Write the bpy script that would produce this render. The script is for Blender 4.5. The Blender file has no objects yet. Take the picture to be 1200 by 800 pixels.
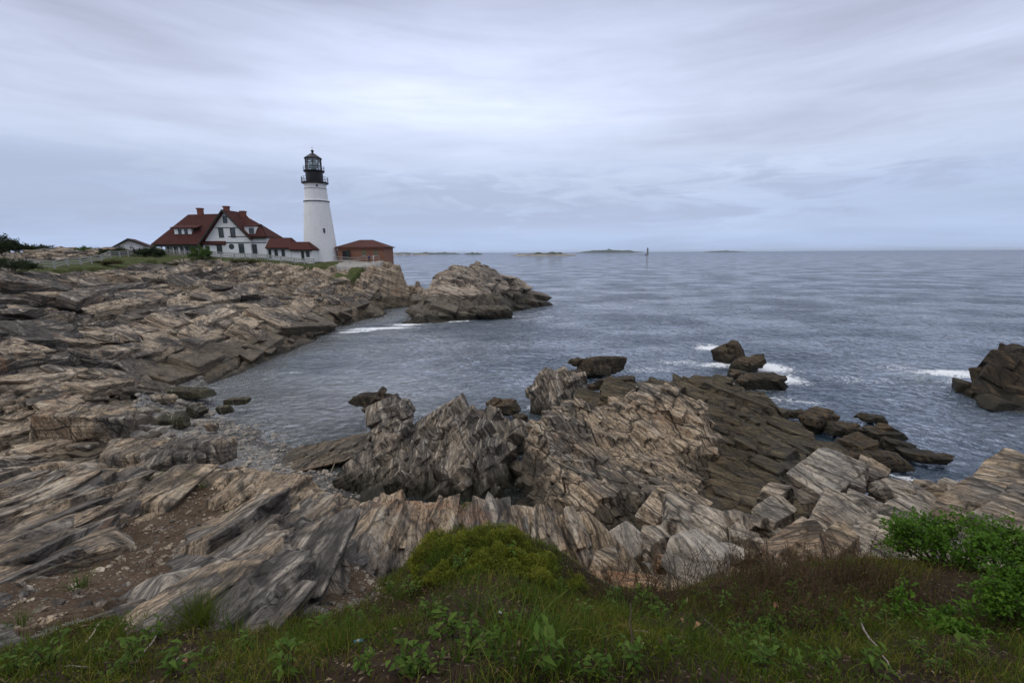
import bpy, bmesh, math, random
import numpy as np
from mathutils import Vector, Matrix
random.seed(7)
RNG = np.random.default_rng(11)
SC = bpy.context.scene
COL = SC.collection
PI = math.pi
# ------------------------------------------------------------------ camera frame
HC = 11.5                                   # eye height above the sea, metres
FPX, CX, CY = 533.33, 600.0, 400.0          # 16 mm lens in photograph pixels
PITCH = math.atan((400 - 295.5) / FPX)
ROLL = 0.006
_c, _s = math.cos(PITCH), math.sin(PITCH)
FWD = np.array([0.0, _c, -_s]); _U = np.array([0.0, _s, _c]); _R = np.array([1.0, 0.0, 0.0])
RIGHT = _R * math.cos(ROLL) - _U * math.sin(ROLL)
UP = _U * math.cos(ROLL) + _R * math.sin(ROLL)
EYE = np.array([0.0, 0.0, HC])

def ray(px, py):
    d = FWD + RIGHT * ((px - CX) / FPX) + UP * ((CY - py) / FPX)
    return d
def atY(px, py, Y):                          # point seen at a pixel, Y metres ahead
    d = ray(px, py); return EYE + d * (Y / d[1])
def atZ(px, py, z):                          # point seen at a pixel, on the level z
    d = ray(px, py); return EYE + d * ((z - HC) / d[2])

# ------------------------------------------------------------------ noise
def _hash(ix, iy, seed):
    h = (ix.astype(np.int64) * 374761393 + iy.astype(np.int64) * 668265263 + seed * 1442695041) & 0xFFFFFFFF
    h = ((h ^ (h >> 13)) * 1274126177) & 0xFFFFFFFF
    h = ((h ^ (h >> 16)) * 2246822519) & 0xFFFFFFFF
    return h ^ (h >> 15)
def rnd(ix, iy, seed):
    return (_hash(ix, iy, seed) & 0xFFFFFF).astype(np.float64) / 16777216.0
def pnoise(x, y, seed=0):
    x0 = np.floor(x); y0 = np.floor(y); fx = x - x0; fy = y - y0
    u = fx * fx * fx * (fx * (fx * 6 - 15) + 10); v = fy * fy * fy * (fy * (fy * 6 - 15) + 10)
    def g(dx, dy):
        a = rnd(x0 + dx, y0 + dy, seed) * 2 * PI
        return np.cos(a) * (fx - dx) + np.sin(a) * (fy - dy)
    a = g(0, 0); b = g(1, 0); c = g(0, 1); d = g(1, 1)
    return ((a + u * (b - a)) + v * ((c + u * (d - c)) - (a + u * (b - a)))) * 1.4
def fbm(x, y, seed=0, octs=4, gain=0.5):
    s = np.zeros_like(x); a = 1.0; f = 1.0
    for k in range(octs):
        s = s + a * pnoise(x * f, y * f, seed + 17 * k); a *= gain; f *= 2.03
    return s
def cells(x, y, seed):
    """nearest cell: distance gap F2-F1, offset from its centre, three randoms of the cell"""
    x0 = np.floor(x); y0 = np.floor(y)
    f1 = np.full(x.shape, 9.0); f2 = np.full(x.shape, 9.0)
    dx1 = np.zeros_like(x); dy1 = np.zeros_like(x); cx = np.zeros_like(x); cy = np.zeros_like(x)
    for j in (-1, 0, 1):
        for i in (-1, 0, 1):
            gx = x0 + i; gy = y0 + j
            px = gx + 0.1 + 0.8 * rnd(gx, gy, seed); py = gy + 0.1 + 0.8 * rnd(gx, gy, seed + 1)
            dx = x - px; dy = y - py; d = np.sqrt(dx * dx + dy * dy)
            n = d < f1
            f2 = np.where(n, f1, np.minimum(f2, d))
            f1 = np.where(n, d, f1); dx1 = np.where(n, dx, dx1); dy1 = np.where(n, dy, dy1)
            cx = np.where(n, gx, cx); cy = np.where(n, gy, cy)
    return f2 - f1, dx1, dy1, rnd(cx, cy, seed + 2), rnd(cx, cy, seed + 3), rnd(cx, cy, seed + 4)

LEVELS = [(7.0, 2.4, 1.0), (2.6, 0.85, 0.42), (0.95, 0.30, 0.16), (0.34, 0.11, 0.055)]
def strata(x, y, strike=-10.0, seed=5, levels=LEVELS, dip=0.9, warp=0.5, fine=1.0, crack=0.35, spacing=None, jit=.22):
    """height detail of tilted, jointed, foliated rock; strike in degrees from +Y towards +X"""
    a = math.radians(strike)
    wx = fbm(x * 0.17, y * 0.17, seed + 91, 3) * 1.6 * warp; wy = fbm(x * 0.17 + 31, y * 0.17, seed + 92, 3) * 1.6 * warp
    X = x + wx; Y = y + wy
    u = X * math.sin(a) + Y * math.cos(a); v = X * math.cos(a) - Y * math.sin(a)
    h = np.zeros_like(x)
    for k, (lu, lv, A) in enumerate(levels):
        ju = jit * pnoise(u / lu * 2.3, v / lv * 2.3, seed + 40 + k)
        gap, du, dv, r1, r2, r3 = cells(u / lu + ju, v / lv + ju * 0.7, seed + 10 * k)
        if spacing is not None: A = A * sstep(.9, 2.2, lv / spacing)
        h += A * (0.62 * (r1 - 0.5) + dip * (0.35 + 0.6 * r2) * dv + 0.55 * (r3 - 0.5) * du)
        h -= A * crack * np.exp(-(gap / 0.07) ** 2)
    if fine:
        if spacing is not None: fine = fine * sstep(.12, .04, spacing)
        h += fine * 0.030 * fbm(u * 0.9, v * 7.0, seed + 71, 3, 0.6)
        h += fine * 0.018 * pnoise(u * 3.0, v * 22.0, seed + 75)
        h += fine * 0.03 * fbm(x * 2.5, y * 2.5, seed + 77, 3)
    return h

class RBF:
    def __init__(self, P, F, c=0.4):
        self.P = np.asarray(P, float); F = np.asarray(F, float); n = len(P); self.c = c
        A = np.zeros((n + 3, n + 3)); d = self._phi(self.P, self.P)
        A[:n, :n] = d + np.eye(n) * 1e-6; A[:n, n] = 1; A[:n, n + 1:] = self.P; A[n, :n] = 1; A[n + 1:, :n] = self.P.T
        b = np.zeros((n + 3, F.shape[1])); b[:n] = F
        self.w = np.linalg.solve(A, b)
    def _phi(self, Q, P):
        return np.sqrt((Q[:, None, 0] - P[None, :, 0]) ** 2 + (Q[:, None, 1] - P[None, :, 1]) ** 2 + self.c ** 2)
    def __call__(self, x, y):
        sh = x.shape; Q = np.stack([x.ravel(), y.ravel()], 1); n = len(self.P); out = np.empty((len(Q), self.w.shape[1]))
        for i in range(0, len(Q), 20000):
            q = Q[i:i + 20000]; out[i:i + 20000] = self._phi(q, self.P) @ self.w[:n] + self.w[n] + q @ self.w[n + 1:]
        return [out[:, k].reshape(sh) for k in range(out.shape[1])]

def inpoly(x, y, poly):
    r = np.zeros(x.shape, bool); n = len(poly)
    for i in range(n):
        x1, y1 = poly[i][0], poly[i][1]; x2, y2 = poly[(i + 1) % n][0], poly[(i + 1) % n][1]
        if y1 == y2: continue
        c = ((y1 > y) != (y2 > y)) & (x < (x2 - x1) * (y - y1) / (y2 - y1) + x1)
        r ^= c
    return r
def sstep(a, b, x):
    t = np.clip((x - a) / (b - a), 0, 1); return t * t * (3 - 2 * t)

# ------------------------------------------------------------------ object helpers
def tag(o, label=None, cat=None, group=None, kind=None):
    if label: o['label'] = label
    if cat: o['category'] = cat
    if group: o['group'] = group
    if kind: o['kind'] = kind
    return o
def link(o, parent=None, loc=None, rot=None):
    COL.objects.link(o)
    if parent is not None: o.parent = parent
    if loc is not None: o.location = loc
    if rot is not None: o.rotation_euler = rot
    return o
def empty(name, loc=(0, 0, 0), rz=0.0):
    o = bpy.data.objects.new(name, None); o.empty_display_size = 0.2
    return link(o, None, loc, (0, 0, rz))
def fast_mesh(name, V, quads=None, tris=None, smooth=False, attrs=None):
    V = np.ascontiguousarray(V, np.float32); me = bpy.data.meshes.new(name)
    quads = np.zeros((0, 4), np.int32) if quads is None else np.asarray(quads, np.int32)
    tris = np.zeros((0, 3), np.int32) if tris is None else np.asarray(tris, np.int32)
    me.vertices.add(len(V)); me.vertices.foreach_set('co', V.ravel())
    L = np.concatenate([quads.ravel(), tris.ravel()]); tot = np.concatenate([np.full(len(quads), 4, np.int32), np.full(len(tris), 3, np.int32)])
    st = np.concatenate([[0], np.cumsum(tot)[:-1]]).astype(np.int32) if len(tot) else np.zeros(0, np.int32)
    me.loops.add(len(L)); me.loops.foreach_set('vertex_index', L.astype(np.int32))
    me.polygons.add(len(tot)); me.polygons.foreach_set('loop_start', st); me.polygons.foreach_set('loop_total', tot)
    me.polygons.foreach_set('use_smooth', np.full(len(tot), smooth, bool))
    for k, v in (attrs or {}).items():
        at = me.attributes.new(k, 'FLOAT', 'POINT'); at.data.foreach_set('value', np.ascontiguousarray(v, np.float32))
    me.update(calc_edges=True)
    return me
def obj(name, me, mat, parent=None, loc=None, rot=None):
    o = bpy.data.objects.new(name, me)
    if mat is not None: me.materials.append(mat)
    return link(o, parent, loc, rot)
def compact(V, quads, attrs=None):
    used = np.unique(quads); m = np.full(len(V), -1, np.int32); m[used] = np.arange(len(used))
    return V[used], m[quads], {k: v[used] for k, v in (attrs or {}).items()}

class MB:
    """collects simple shapes, links them as one mesh object"""
    def __init__(self): self.bm = bmesh.new()
    def box(self, x0, x1, y0, y1, z0, z1, rot=None):
        v = [self.bm.verts.new(p) for p in ((x0, y0, z0), (x1, y0, z0), (x1, y1, z0), (x0, y1, z0), (x0, y0, z1), (x1, y0, z1), (x1, y1, z1), (x0, y1, z1))]
        for f in ((3, 2, 1, 0), (4, 5, 6, 7), (0, 1, 5, 4), (1, 2, 6, 5), (2, 3, 7, 6), (3, 0, 4, 7)): self.bm.faces.new([v[i] for i in f])
        return self
    def poly(self, pts, th):                 # flat polygon given a thickness along its normal
        P = [Vector(p) for p in pts]; n = (P[1] - P[0]).cross(P[2] - P[0]).normalized() * th
        a = [self.bm.verts.new(p) for p in P]; b = [self.bm.verts.new(p + n) for p in P]; k = len(P)
        self.bm.faces.new(a[::-1]); self.bm.faces.new(b)
        for i in range(k): self.bm.faces.new([a[i], a[(i + 1) % k], b[(i + 1) % k], b[i]])
        return self
    def tube(self, pts, rad, n=8, cap=True):
        pts = [Vector(p) for p in pts]; rads = rad if hasattr(rad, '__len__') else [rad] * len(pts); rings = []
        for i, p in enumerate(pts):
            t = (pts[min(i + 1, len(pts) - 1)] - pts[max(i - 1, 0)]).normalized()
            a = t.cross(Vector((0, 0, 1))) if abs(t.z) < 0.95 else t.cross(Vector((1, 0, 0))); a.normalize(); b = t.cross(a)
            rings.append([self.bm.verts.new(p + (a * math.cos(2 * PI * k / n) + b * math.sin(2 * PI * k / n)) * rads[i]) for k in range(n)])
        for r, q in zip(rings, rings[1:]):
            for k in range(n): self.bm.faces.new([r[k], r[(k + 1) % n], q[(k + 1) % n], q[k]])
        if cap: self.bm.faces.new(rings[0][::-1]); self.bm.faces.new(rings[-1])
        return self
    def lathe(self, prof, n=32, x=0, y=0):
        rings = [[self.bm.verts.new((x + r * math.cos(2 * PI * k / n), y + r * math.sin(2 * PI * k / n), z)) for k in range(n)] for r, z in prof]
        for r, q in zip(rings, rings[1:]):
            for k in range(n): self.bm.faces.new([r[k], r[(k + 1) % n], q[(k + 1) % n], q[k]])
        self.bm.faces.new(rings[0][::-1]); self.bm.faces.new(rings[-1])
        return self
    def build(self, name, mat, parent=None, loc=None, rot=None, smooth=False):
        bmesh.ops.recalc_face_normals(self.bm, faces=self.bm.faces[:])
        me = bpy.data.meshes.new(name); self.bm.to_mesh(me); self.bm.free()
        if smooth:
            for p in me.polygons: p.use_smooth = True
        return obj(name, me, mat, parent, loc, rot)

# ------------------------------------------------------------------ node helpers
class NT:
    def __init__(self, tree): self.t = tree; self.t.nodes.clear()
    def n(self, typ, ins=None, **props):
        nd = self.t.nodes.new(typ)
        for k, v in props.items(): setattr(nd, k, v)
        for k, v in (ins or {}).items(): self.set(nd.inputs[k], v)
        return nd
    def set(self, sock, v):
        if isinstance(v, bpy.types.NodeSocket): self.t.links.new(v, sock)
        elif isinstance(v, bpy.types.Node): self.t.links.new(v.outputs[0], sock)
        else: sock.default_value = (tuple(v) + (1,))[:4] if (hasattr(v, '__len__') and sock.type == 'RGBA') else v
    def m(self, op, a, b=None, c=None, clamp=False):
        nd = self.t.nodes.new('ShaderNodeMath'); nd.operation = op; nd.use_clamp = clamp
        for i, v in enumerate((a, b, c)):
            if v is not None: self.set(nd.inputs[i], v)
        return nd.outputs[0]
    def vm(self, op, a, b=None, scale=None):
        nd = self.t.nodes.new('ShaderNodeVectorMath'); nd.operation = op; self.set(nd.inputs[0], a)
        if b is not None: self.set(nd.inputs[1], b)
        if scale is not None: self.set(nd.inputs['Scale'], scale)
        return nd.outputs[0]
    def mix(self, f, a, b, blend='MIX'):
        nd = self.t.nodes.new('ShaderNodeMixRGB'); nd.blend_type = blend
        self.set(nd.inputs[0], f); self.set(nd.inputs[1], a); self.set(nd.inputs[2], b); return nd.outputs[0]
    def noise(self, vec, scale, detail=3, rough=0.55, dist=0.0, out=0):
        return self.n('ShaderNodeTexNoise', {'Vector': vec, 'Scale': scale, 'Detail': detail, 'Roughness': rough, 'Distortion': dist}).outputs[out]
    def rng(self, v, a, b, c=0.0, d=1.0, smooth=True):
        nd = self.n('ShaderNodeMapRange', {'Value': v, 'From Min': a, 'From Max': b, 'To Min': c, 'To Max': d}); nd.interpolation_type = 'SMOOTHSTEP' if smooth else 'LINEAR'
        return nd.outputs[0]
    def ramp(self, v, stops):
        nd = self.n('ShaderNodeValToRGB', {'Fac': v}); e = nd.color_ramp.elements
        while len(e) < len(stops): e.new(0.5)
        for q, (p, c) in zip(e, stops): q.position = p; q.color = tuple(c) + (1,)
        return nd.outputs[0]
    def attr(self, name): return self.n('ShaderNodeAttribute', attribute_name=name).outputs['Fac']
    def out(self, s, vol=None):
        o = self.n('ShaderNodeOutputMaterial'); self.t.links.new(s if isinstance(s, bpy.types.NodeSocket) else s.outputs[0], o.inputs['Surface']); return o
def new_mat(name):
    m = bpy.data.materials.new(name); m.use_nodes = True; return m, NT(m.node_tree)
def bump(t, h, strength, dist, normal=None):
    nd = t.n('ShaderNodeBump', {'Height': h, 'Strength': strength, 'Distance': dist})
    if normal is not None: t.set(nd.inputs['Normal'], normal)
    return nd.outputs[0]
# ------------------------------------------------------------------ materials
def rock_mat(name, tan=(0.36, 0.27, 0.185), grey=(0.21, 0.195, 0.18), dark=(0.10, 0.088, 0.075), rust=0.35, strike=-10.0, dip=0.25,
             wet=1.6, wetcol=(0.060, 0.050, 0.034), balance=0.0, crackw=1.0, scale=1.0, use_tan=False, weed=0.35, veins=.3, hi=(0.56, 0.49, 0.39), gam=1.3, gain=1.45, sat=.85):
    m, t = new_mat(name)
    P = t.n('ShaderNodeNewGeometry').outputs['Position']
    rot = t.n('ShaderNodeVectorRotate', {'Vector': P, 'Angle': math.radians(strike)}, rotation_type='Z_AXIS').outputs[0]
    warp = t.n('ShaderNodeTexNoise', {'Vector': P, 'Scale': 0.35, 'Detail': 3.0}).outputs[1]
    warp = t.vm('SCALE', t.vm('SUBTRACT', warp, (0.5, 0.5, 0.5)), scale=0.55)
    rot = t.vm('ADD', rot, warp)
    sx = t.n('ShaderNodeSeparateXYZ', {0: rot})
    v = t.m('ADD', sx.outputs[0], t.m('MULTIPLY', sx.outputs[2], dip))
    def S(a, b, c):
        return t.n('ShaderNodeCombineXYZ', {0: t.m('MULTIPLY', v, a * scale), 1: t.m('MULTIPLY', sx.outputs[1], b * scale), 2: t.m('MULTIPLY', sx.outputs[2], c * scale)}).outputs[0]
    s1 = t.noise(S(5.0, 0.7, 0.9), 1.0, 6, 0.62)
    s2 = t.noise(S(22.0, 1.8, 2.4), 1.0, 4, 0.6)
    s3 = t.noise(S(1.3, 0.16, 0.25), 1.0, 4, 0.6)
    big = t.noise(P, 0.16, 4, 0.6)
    mid = t.noise(P, 1.1, 5, 0.65)
    fine = t.noise(P, 9.0, 6, 0.7)
    f_tan = t.m('ADD', t.m('MULTIPLY', t.m('SUBTRACT', big, 0.5), 2.4), t.m('MULTIPLY', t.m('SUBTRACT', s3, 0.5), 2.2))
    f_tan = t.m('ADD', f_tan, t.m('MULTIPLY', t.m('SUBTRACT', mid, 0.5), 1.2))
    f_tan = t.m('ADD', f_tan, 0.5 + balance)
    if use_tan: f_tan = t.m('ADD', f_tan, t.attr('tan'))
    col = t.mix(t.rng(f_tan, 0.15, 0.85), grey, tan)
    # darker foliation layers and lichen
    col = t.mix(t.m('MULTIPLY', t.rng(s1, 0.50, 0.34), 0.75), col, dark)
    col = t.mix(t.m('MULTIPLY', t.rng(s2, 0.50, 0.36), 0.55), col, dark)
    col = t.mix(t.m('MULTIPLY', t.rng(s1, 0.53, 0.66), 0.6), col, hi)
    col = t.mix(t.m('MULTIPLY', t.rng(fine, 0.50, 0.36), 0.4), col, dark)
    blotch = t.noise(t.vm('ADD', P, (13.0, 7.0, 3.0)), 0.55, 6, 0.7)
    col = t.mix(t.m('MULTIPLY', t.rng(blotch, 0.54, 0.66), 0.6), col, (0.105, 0.10, 0.093))
    ru = t.noise(t.vm('ADD', P, (4.0, 17.0, 9.0)), 0.42, 5, 0.65)
    col = t.mix(t.m('MULTIPLY', t.rng(ru, 0.57, 0.70), rust), col, (0.33, 0.155, 0.055))
    lich = t.noise(t.vm('ADD', P, (40.0, 2.0, 19.0)), 2.3, 6, 0.75)
    col = t.mix(t.m('MULTIPLY', t.rng(lich, 0.60, 0.68), 0.5), col, tuple(x * .62 for x in hi))
    vein = t.m('ABSOLUTE', t.m('SUBTRACT', t.noise(S(0.9, 0.13, 0.2), 1.0, 2, 0.5, 0.6), 0.5))
    col = t.mix(t.m('MULTIPLY', t.rng(vein, 0.010, 0.003), veins), col, (0.62, 0.58, 0.50))
    gm = t.n('ShaderNodeGamma', {'Color': col, 'Gamma': gam}).outputs[0]; col = t.mix(1.0, t.vm('SCALE', gm, scale=gain), (.66, .62, .56), 'DARKEN'); col = t.n('ShaderNodeHueSaturation', {'Saturation': sat, 'Color': col}).outputs[0]
    # joints
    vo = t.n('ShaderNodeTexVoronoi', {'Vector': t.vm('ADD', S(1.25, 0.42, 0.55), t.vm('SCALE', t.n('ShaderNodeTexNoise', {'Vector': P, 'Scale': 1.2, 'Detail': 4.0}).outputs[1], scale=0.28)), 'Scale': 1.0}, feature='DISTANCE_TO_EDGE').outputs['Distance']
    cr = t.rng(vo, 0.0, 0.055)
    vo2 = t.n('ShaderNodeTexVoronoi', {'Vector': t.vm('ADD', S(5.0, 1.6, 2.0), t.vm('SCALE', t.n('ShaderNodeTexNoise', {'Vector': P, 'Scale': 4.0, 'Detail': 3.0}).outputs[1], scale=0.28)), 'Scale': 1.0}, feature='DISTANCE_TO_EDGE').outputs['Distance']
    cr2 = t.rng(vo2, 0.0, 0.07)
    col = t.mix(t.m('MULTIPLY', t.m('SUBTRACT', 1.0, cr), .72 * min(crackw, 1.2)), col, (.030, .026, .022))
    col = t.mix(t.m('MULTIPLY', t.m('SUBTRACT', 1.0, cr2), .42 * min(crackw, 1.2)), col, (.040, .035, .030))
    seam = t.m('ABSOLUTE', t.m('SUBTRACT', s1, .5)); seam2 = t.m('ABSOLUTE', t.m('SUBTRACT', s2, .52)); seam3 = t.m('ABSOLUTE', t.m('SUBTRACT', t.noise(S(48.0, 1.8, 2.4), 1.0, 3, .6), .5))
    col = t.mix(t.m('MULTIPLY', t.rng(seam, .012, .003), .55), col, (.035, .030, .026))
    col = t.mix(t.m('MULTIPLY', t.rng(seam2, .016, .005), .34), col, (.05, .043, .036))
    col = t.mix(t.m('MULTIPLY', t.rng(seam3, .030, .008), .22), col, (.05, .043, .036))
    # the sea's stain: dark weed and algae up to the high water line
    z = t.n('ShaderNodeSeparateXYZ', {0: P}).outputs[2]
    wn = t.m('ADD', z, t.m('MULTIPLY', t.m('SUBTRACT', t.noise(P, 0.5, 5, 0.65), 0.5), 2.2))
    wn = t.m('ADD', wn, t.m('MULTIPLY', t.m('SUBTRACT', s1, 0.5), 0.8))
    fw = t.rng(wn, wet + 0.45, wet - 0.35)
    wc = t.mix(t.rng(mid, 0.35, 0.65), wetcol, tuple(c * 1.75 for c in wetcol))
    wc = t.mix(t.m('MULTIPLY', t.rng(s1, 0.5, 0.38), 0.6), wc, (0.020, 0.018, 0.014))
    col = t.mix(t.m('MULTIPLY', fw, 0.90), col, wc)
    fk = t.rng(wn, weed + 0.35, weed - 0.25)
    col = t.mix(t.m('MULTIPLY', fk, 0.92), col, (0.020, 0.017, 0.009))
    h = t.m('ADD', t.m('MULTIPLY', s1, 0.9), t.m('MULTIPLY', s2, 0.45)); h = t.m('ADD', h, t.m('MULTIPLY', t.rng(seam, .0, .014), .16)); h = t.m('ADD', h, t.m('MULTIPLY', t.rng(seam2, .0, .018), .08))
    h = t.m('ADD', h, t.m('MULTIPLY', fine, 0.35)); h = t.m('ADD', h, t.m('MULTIPLY', mid, 0.5))
    h = t.m('ADD', h, t.m('MULTIPLY', cr, 0.55 * crackw)); h = t.m('ADD', h, t.m('MULTIPLY', cr2, 0.22 * crackw))
    nrm = bump(t, h, 0.9, 0.09)
    rough = t.m('SUBTRACT', 0.9, t.m('MULTIPLY', fw, 0.28))
    b = t.n('ShaderNodeBsdfPrincipled', {'Base Color': col, 'Roughness': rough, 'Specular IOR Level': 0.3, 'Normal': nrm})
    t.out(b); return m

M = {}
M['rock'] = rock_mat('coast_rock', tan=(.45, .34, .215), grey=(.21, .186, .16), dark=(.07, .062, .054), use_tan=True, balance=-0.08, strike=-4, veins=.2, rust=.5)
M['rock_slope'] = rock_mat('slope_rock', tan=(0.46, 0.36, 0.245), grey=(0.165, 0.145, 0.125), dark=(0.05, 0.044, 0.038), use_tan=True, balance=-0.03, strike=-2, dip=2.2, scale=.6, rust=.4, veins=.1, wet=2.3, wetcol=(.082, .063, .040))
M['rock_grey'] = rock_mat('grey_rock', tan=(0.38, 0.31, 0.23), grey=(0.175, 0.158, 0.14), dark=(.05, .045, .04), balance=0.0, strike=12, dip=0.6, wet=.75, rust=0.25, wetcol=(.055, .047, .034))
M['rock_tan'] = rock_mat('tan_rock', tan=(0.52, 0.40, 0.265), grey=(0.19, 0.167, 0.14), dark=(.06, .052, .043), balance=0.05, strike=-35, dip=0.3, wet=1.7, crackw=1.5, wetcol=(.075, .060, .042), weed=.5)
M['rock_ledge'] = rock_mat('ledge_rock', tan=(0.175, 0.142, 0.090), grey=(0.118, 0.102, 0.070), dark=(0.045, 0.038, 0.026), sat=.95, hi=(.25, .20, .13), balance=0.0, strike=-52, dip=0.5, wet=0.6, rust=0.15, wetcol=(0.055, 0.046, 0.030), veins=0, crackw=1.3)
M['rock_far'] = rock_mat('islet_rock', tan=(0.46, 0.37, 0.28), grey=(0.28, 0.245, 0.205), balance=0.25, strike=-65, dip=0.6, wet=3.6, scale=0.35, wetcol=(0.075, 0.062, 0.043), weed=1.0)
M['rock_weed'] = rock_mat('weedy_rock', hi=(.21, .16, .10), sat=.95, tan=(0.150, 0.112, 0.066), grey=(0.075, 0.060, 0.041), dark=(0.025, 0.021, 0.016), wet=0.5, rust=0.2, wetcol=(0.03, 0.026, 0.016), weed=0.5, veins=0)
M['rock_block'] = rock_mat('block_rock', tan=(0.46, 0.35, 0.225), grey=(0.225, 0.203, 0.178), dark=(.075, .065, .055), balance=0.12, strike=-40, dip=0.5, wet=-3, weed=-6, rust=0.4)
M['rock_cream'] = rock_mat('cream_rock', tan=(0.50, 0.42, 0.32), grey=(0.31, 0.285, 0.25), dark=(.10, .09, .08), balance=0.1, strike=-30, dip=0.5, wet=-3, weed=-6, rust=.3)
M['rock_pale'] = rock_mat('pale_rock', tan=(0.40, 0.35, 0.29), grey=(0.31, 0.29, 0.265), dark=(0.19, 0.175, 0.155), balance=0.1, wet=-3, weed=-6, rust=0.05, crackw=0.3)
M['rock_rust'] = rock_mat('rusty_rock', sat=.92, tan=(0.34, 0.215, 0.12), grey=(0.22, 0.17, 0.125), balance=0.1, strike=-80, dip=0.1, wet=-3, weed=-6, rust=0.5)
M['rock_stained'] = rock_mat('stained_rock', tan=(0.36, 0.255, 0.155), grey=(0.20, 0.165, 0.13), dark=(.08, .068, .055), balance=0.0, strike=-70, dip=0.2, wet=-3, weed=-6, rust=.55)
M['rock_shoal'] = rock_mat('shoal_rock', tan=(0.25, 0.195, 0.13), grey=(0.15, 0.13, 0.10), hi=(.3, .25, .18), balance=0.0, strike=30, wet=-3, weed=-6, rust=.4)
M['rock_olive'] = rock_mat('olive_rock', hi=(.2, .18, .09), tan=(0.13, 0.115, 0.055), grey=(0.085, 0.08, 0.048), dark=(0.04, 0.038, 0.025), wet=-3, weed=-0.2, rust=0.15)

def simple(name, col, rough=0.6, var=0.15, scale=3.0, spec=0.3, metal=0.0, bumpd=0.0):
    m, t = new_mat(name); P = t.n('ShaderNodeNewGeometry').outputs['Position']
    n = t.noise(P, scale, 5, 0.6)
    c = t.mix(t.rng(n, 0.3, 0.7), tuple(x * (1 - var) for x in col), tuple(min(1, x * (1 + var)) for x in col))
    ins = {'Base Color': c, 'Roughness': rough, 'Specular IOR Level': spec, 'Metallic': metal}
    b = t.n('ShaderNodeBsdfPrincipled', ins)
    if bumpd: t.set(b.inputs['Normal'], bump(t, n, 0.7, bumpd))
    t.out(b); return m
M['white_wall'] = simple('white_paint', (0.84, 0.84, 0.83), 0.7, 0.05, 0.8)
M['trim'] = simple('dark_green_trim', (0.022, 0.034, 0.028), 0.5, 0.2)
M['glass_dark'] = simple('window_glass', (0.05, 0.065, 0.07), 0.12, 0.3, 2.0, 0.6)
M['brick_chim'] = simple('chimney_brick', (0.20, 0.078, 0.052), 0.9, 0.25, 6)
M['pave'] = simple('pale_paving', (0.33, 0.31, 0.28), 0.9, 0.15, 1.2)
M['fence_white'] = simple('weathered_white_wood', (0.36, 0.36, 0.34), 0.8, 0.15, 4)
M['fence_grey'] = simple('weathered_grey_wood', (0.30, 0.28, 0.25), 0.85, 0.2, 4)
M['black_iron'] = simple('black_iron', (0.012, 0.012, 0.014), 0.45, 0.2)
M['bark'] = simple('brown_bark', (0.07, 0.05, 0.035), 0.9, 0.3, 20)
M['twig_grey'] = simple('bleached_twig', (0.26, 0.22, 0.18), 0.9, 0.25, 30)
M['twig_pale'] = simple('pale_dry_wood', (0.42, 0.34, 0.25), 0.85, 0.2, 30)
M['twig_brown'] = simple('brown_stem', (0.085, 0.048, 0.03), 0.9, 0.3, 15)
M['dead_leaf'] = simple('dry_leaf', (0.23, 0.125, 0.06), 0.85, 0.3, 40)
M['blue_plastic'] = simple('blue_plastic', (0.10, 0.34, 0.50), 0.3, 0.1, 30)
M['white_plastic'] = simple('white_plastic', (0.7, 0.72, 0.72), 0.35, 0.05, 30)
M['skin'] = simple('skin', (0.45, 0.28, 0.2), 0.6, 0.05)
M['navy'] = simple('navy_cloth', (0.03, 0.045, 0.12), 0.9, 0.1)
M['palecloth'] = simple('pale_cloth', (0.6, 0.58, 0.55), 0.9, 0.1)
M['darkcloth'] = simple('dark_cloth', (0.03, 0.03, 0.035), 0.9, 0.1)
M['hair'] = simple('dark_hair', (0.03, 0.02, 0.015), 0.7, 0.1)
M['stone_grey'] = simple('grey_granite', (0.20, 0.20, 0.20), 0.9, 0.2, 0.6)
M['island_green'] = simple('island_woods', (0.045, 0.060, 0.035), 0.95, 0.4, 0.02)
M['island_rock'] = simple('island_shore', (0.26, 0.22, 0.18), 0.95, 0.3, 0.03)
M['ledge_far'] = simple('far_ledge', (0.08, 0.075, 0.065), 0.95, 0.3, 0.05)

def roof_mat(name, col):
    m, t = new_mat(name); P = t.n('ShaderNodeNewGeometry').outputs['Position']
    z = t.n('ShaderNodeSeparateXYZ', {0: P}).outputs[2]
    rows = t.m('FRACT', t.m('MULTIPLY', z, 5.0))
    n = t.noise(P, 3.0, 5, 0.7); n2 = t.noise(P, 0.5, 3, 0.6)
    c = t.mix(t.rng(n, 0.3, 0.7), tuple(x * 0.75 for x in col), tuple(x * 1.25 for x in col))
    c = t.mix(t.m('MULTIPLY', t.rng(n2, 0.45, 0.7), 0.4), c, tuple(x * 0.55 for x in col))
    b = t.n('ShaderNodeBsdfPrincipled', {'Base Color': c, 'Roughness': 0.9, 'Specular IOR Level': 0.2, 'Normal': bump(t, t.m('ADD', rows, n), 0.6, 0.03)})
    t.out(b); return m
M['roof_red'] = roof_mat('red_shingle', (0.076, 0.026, 0.021))
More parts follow.
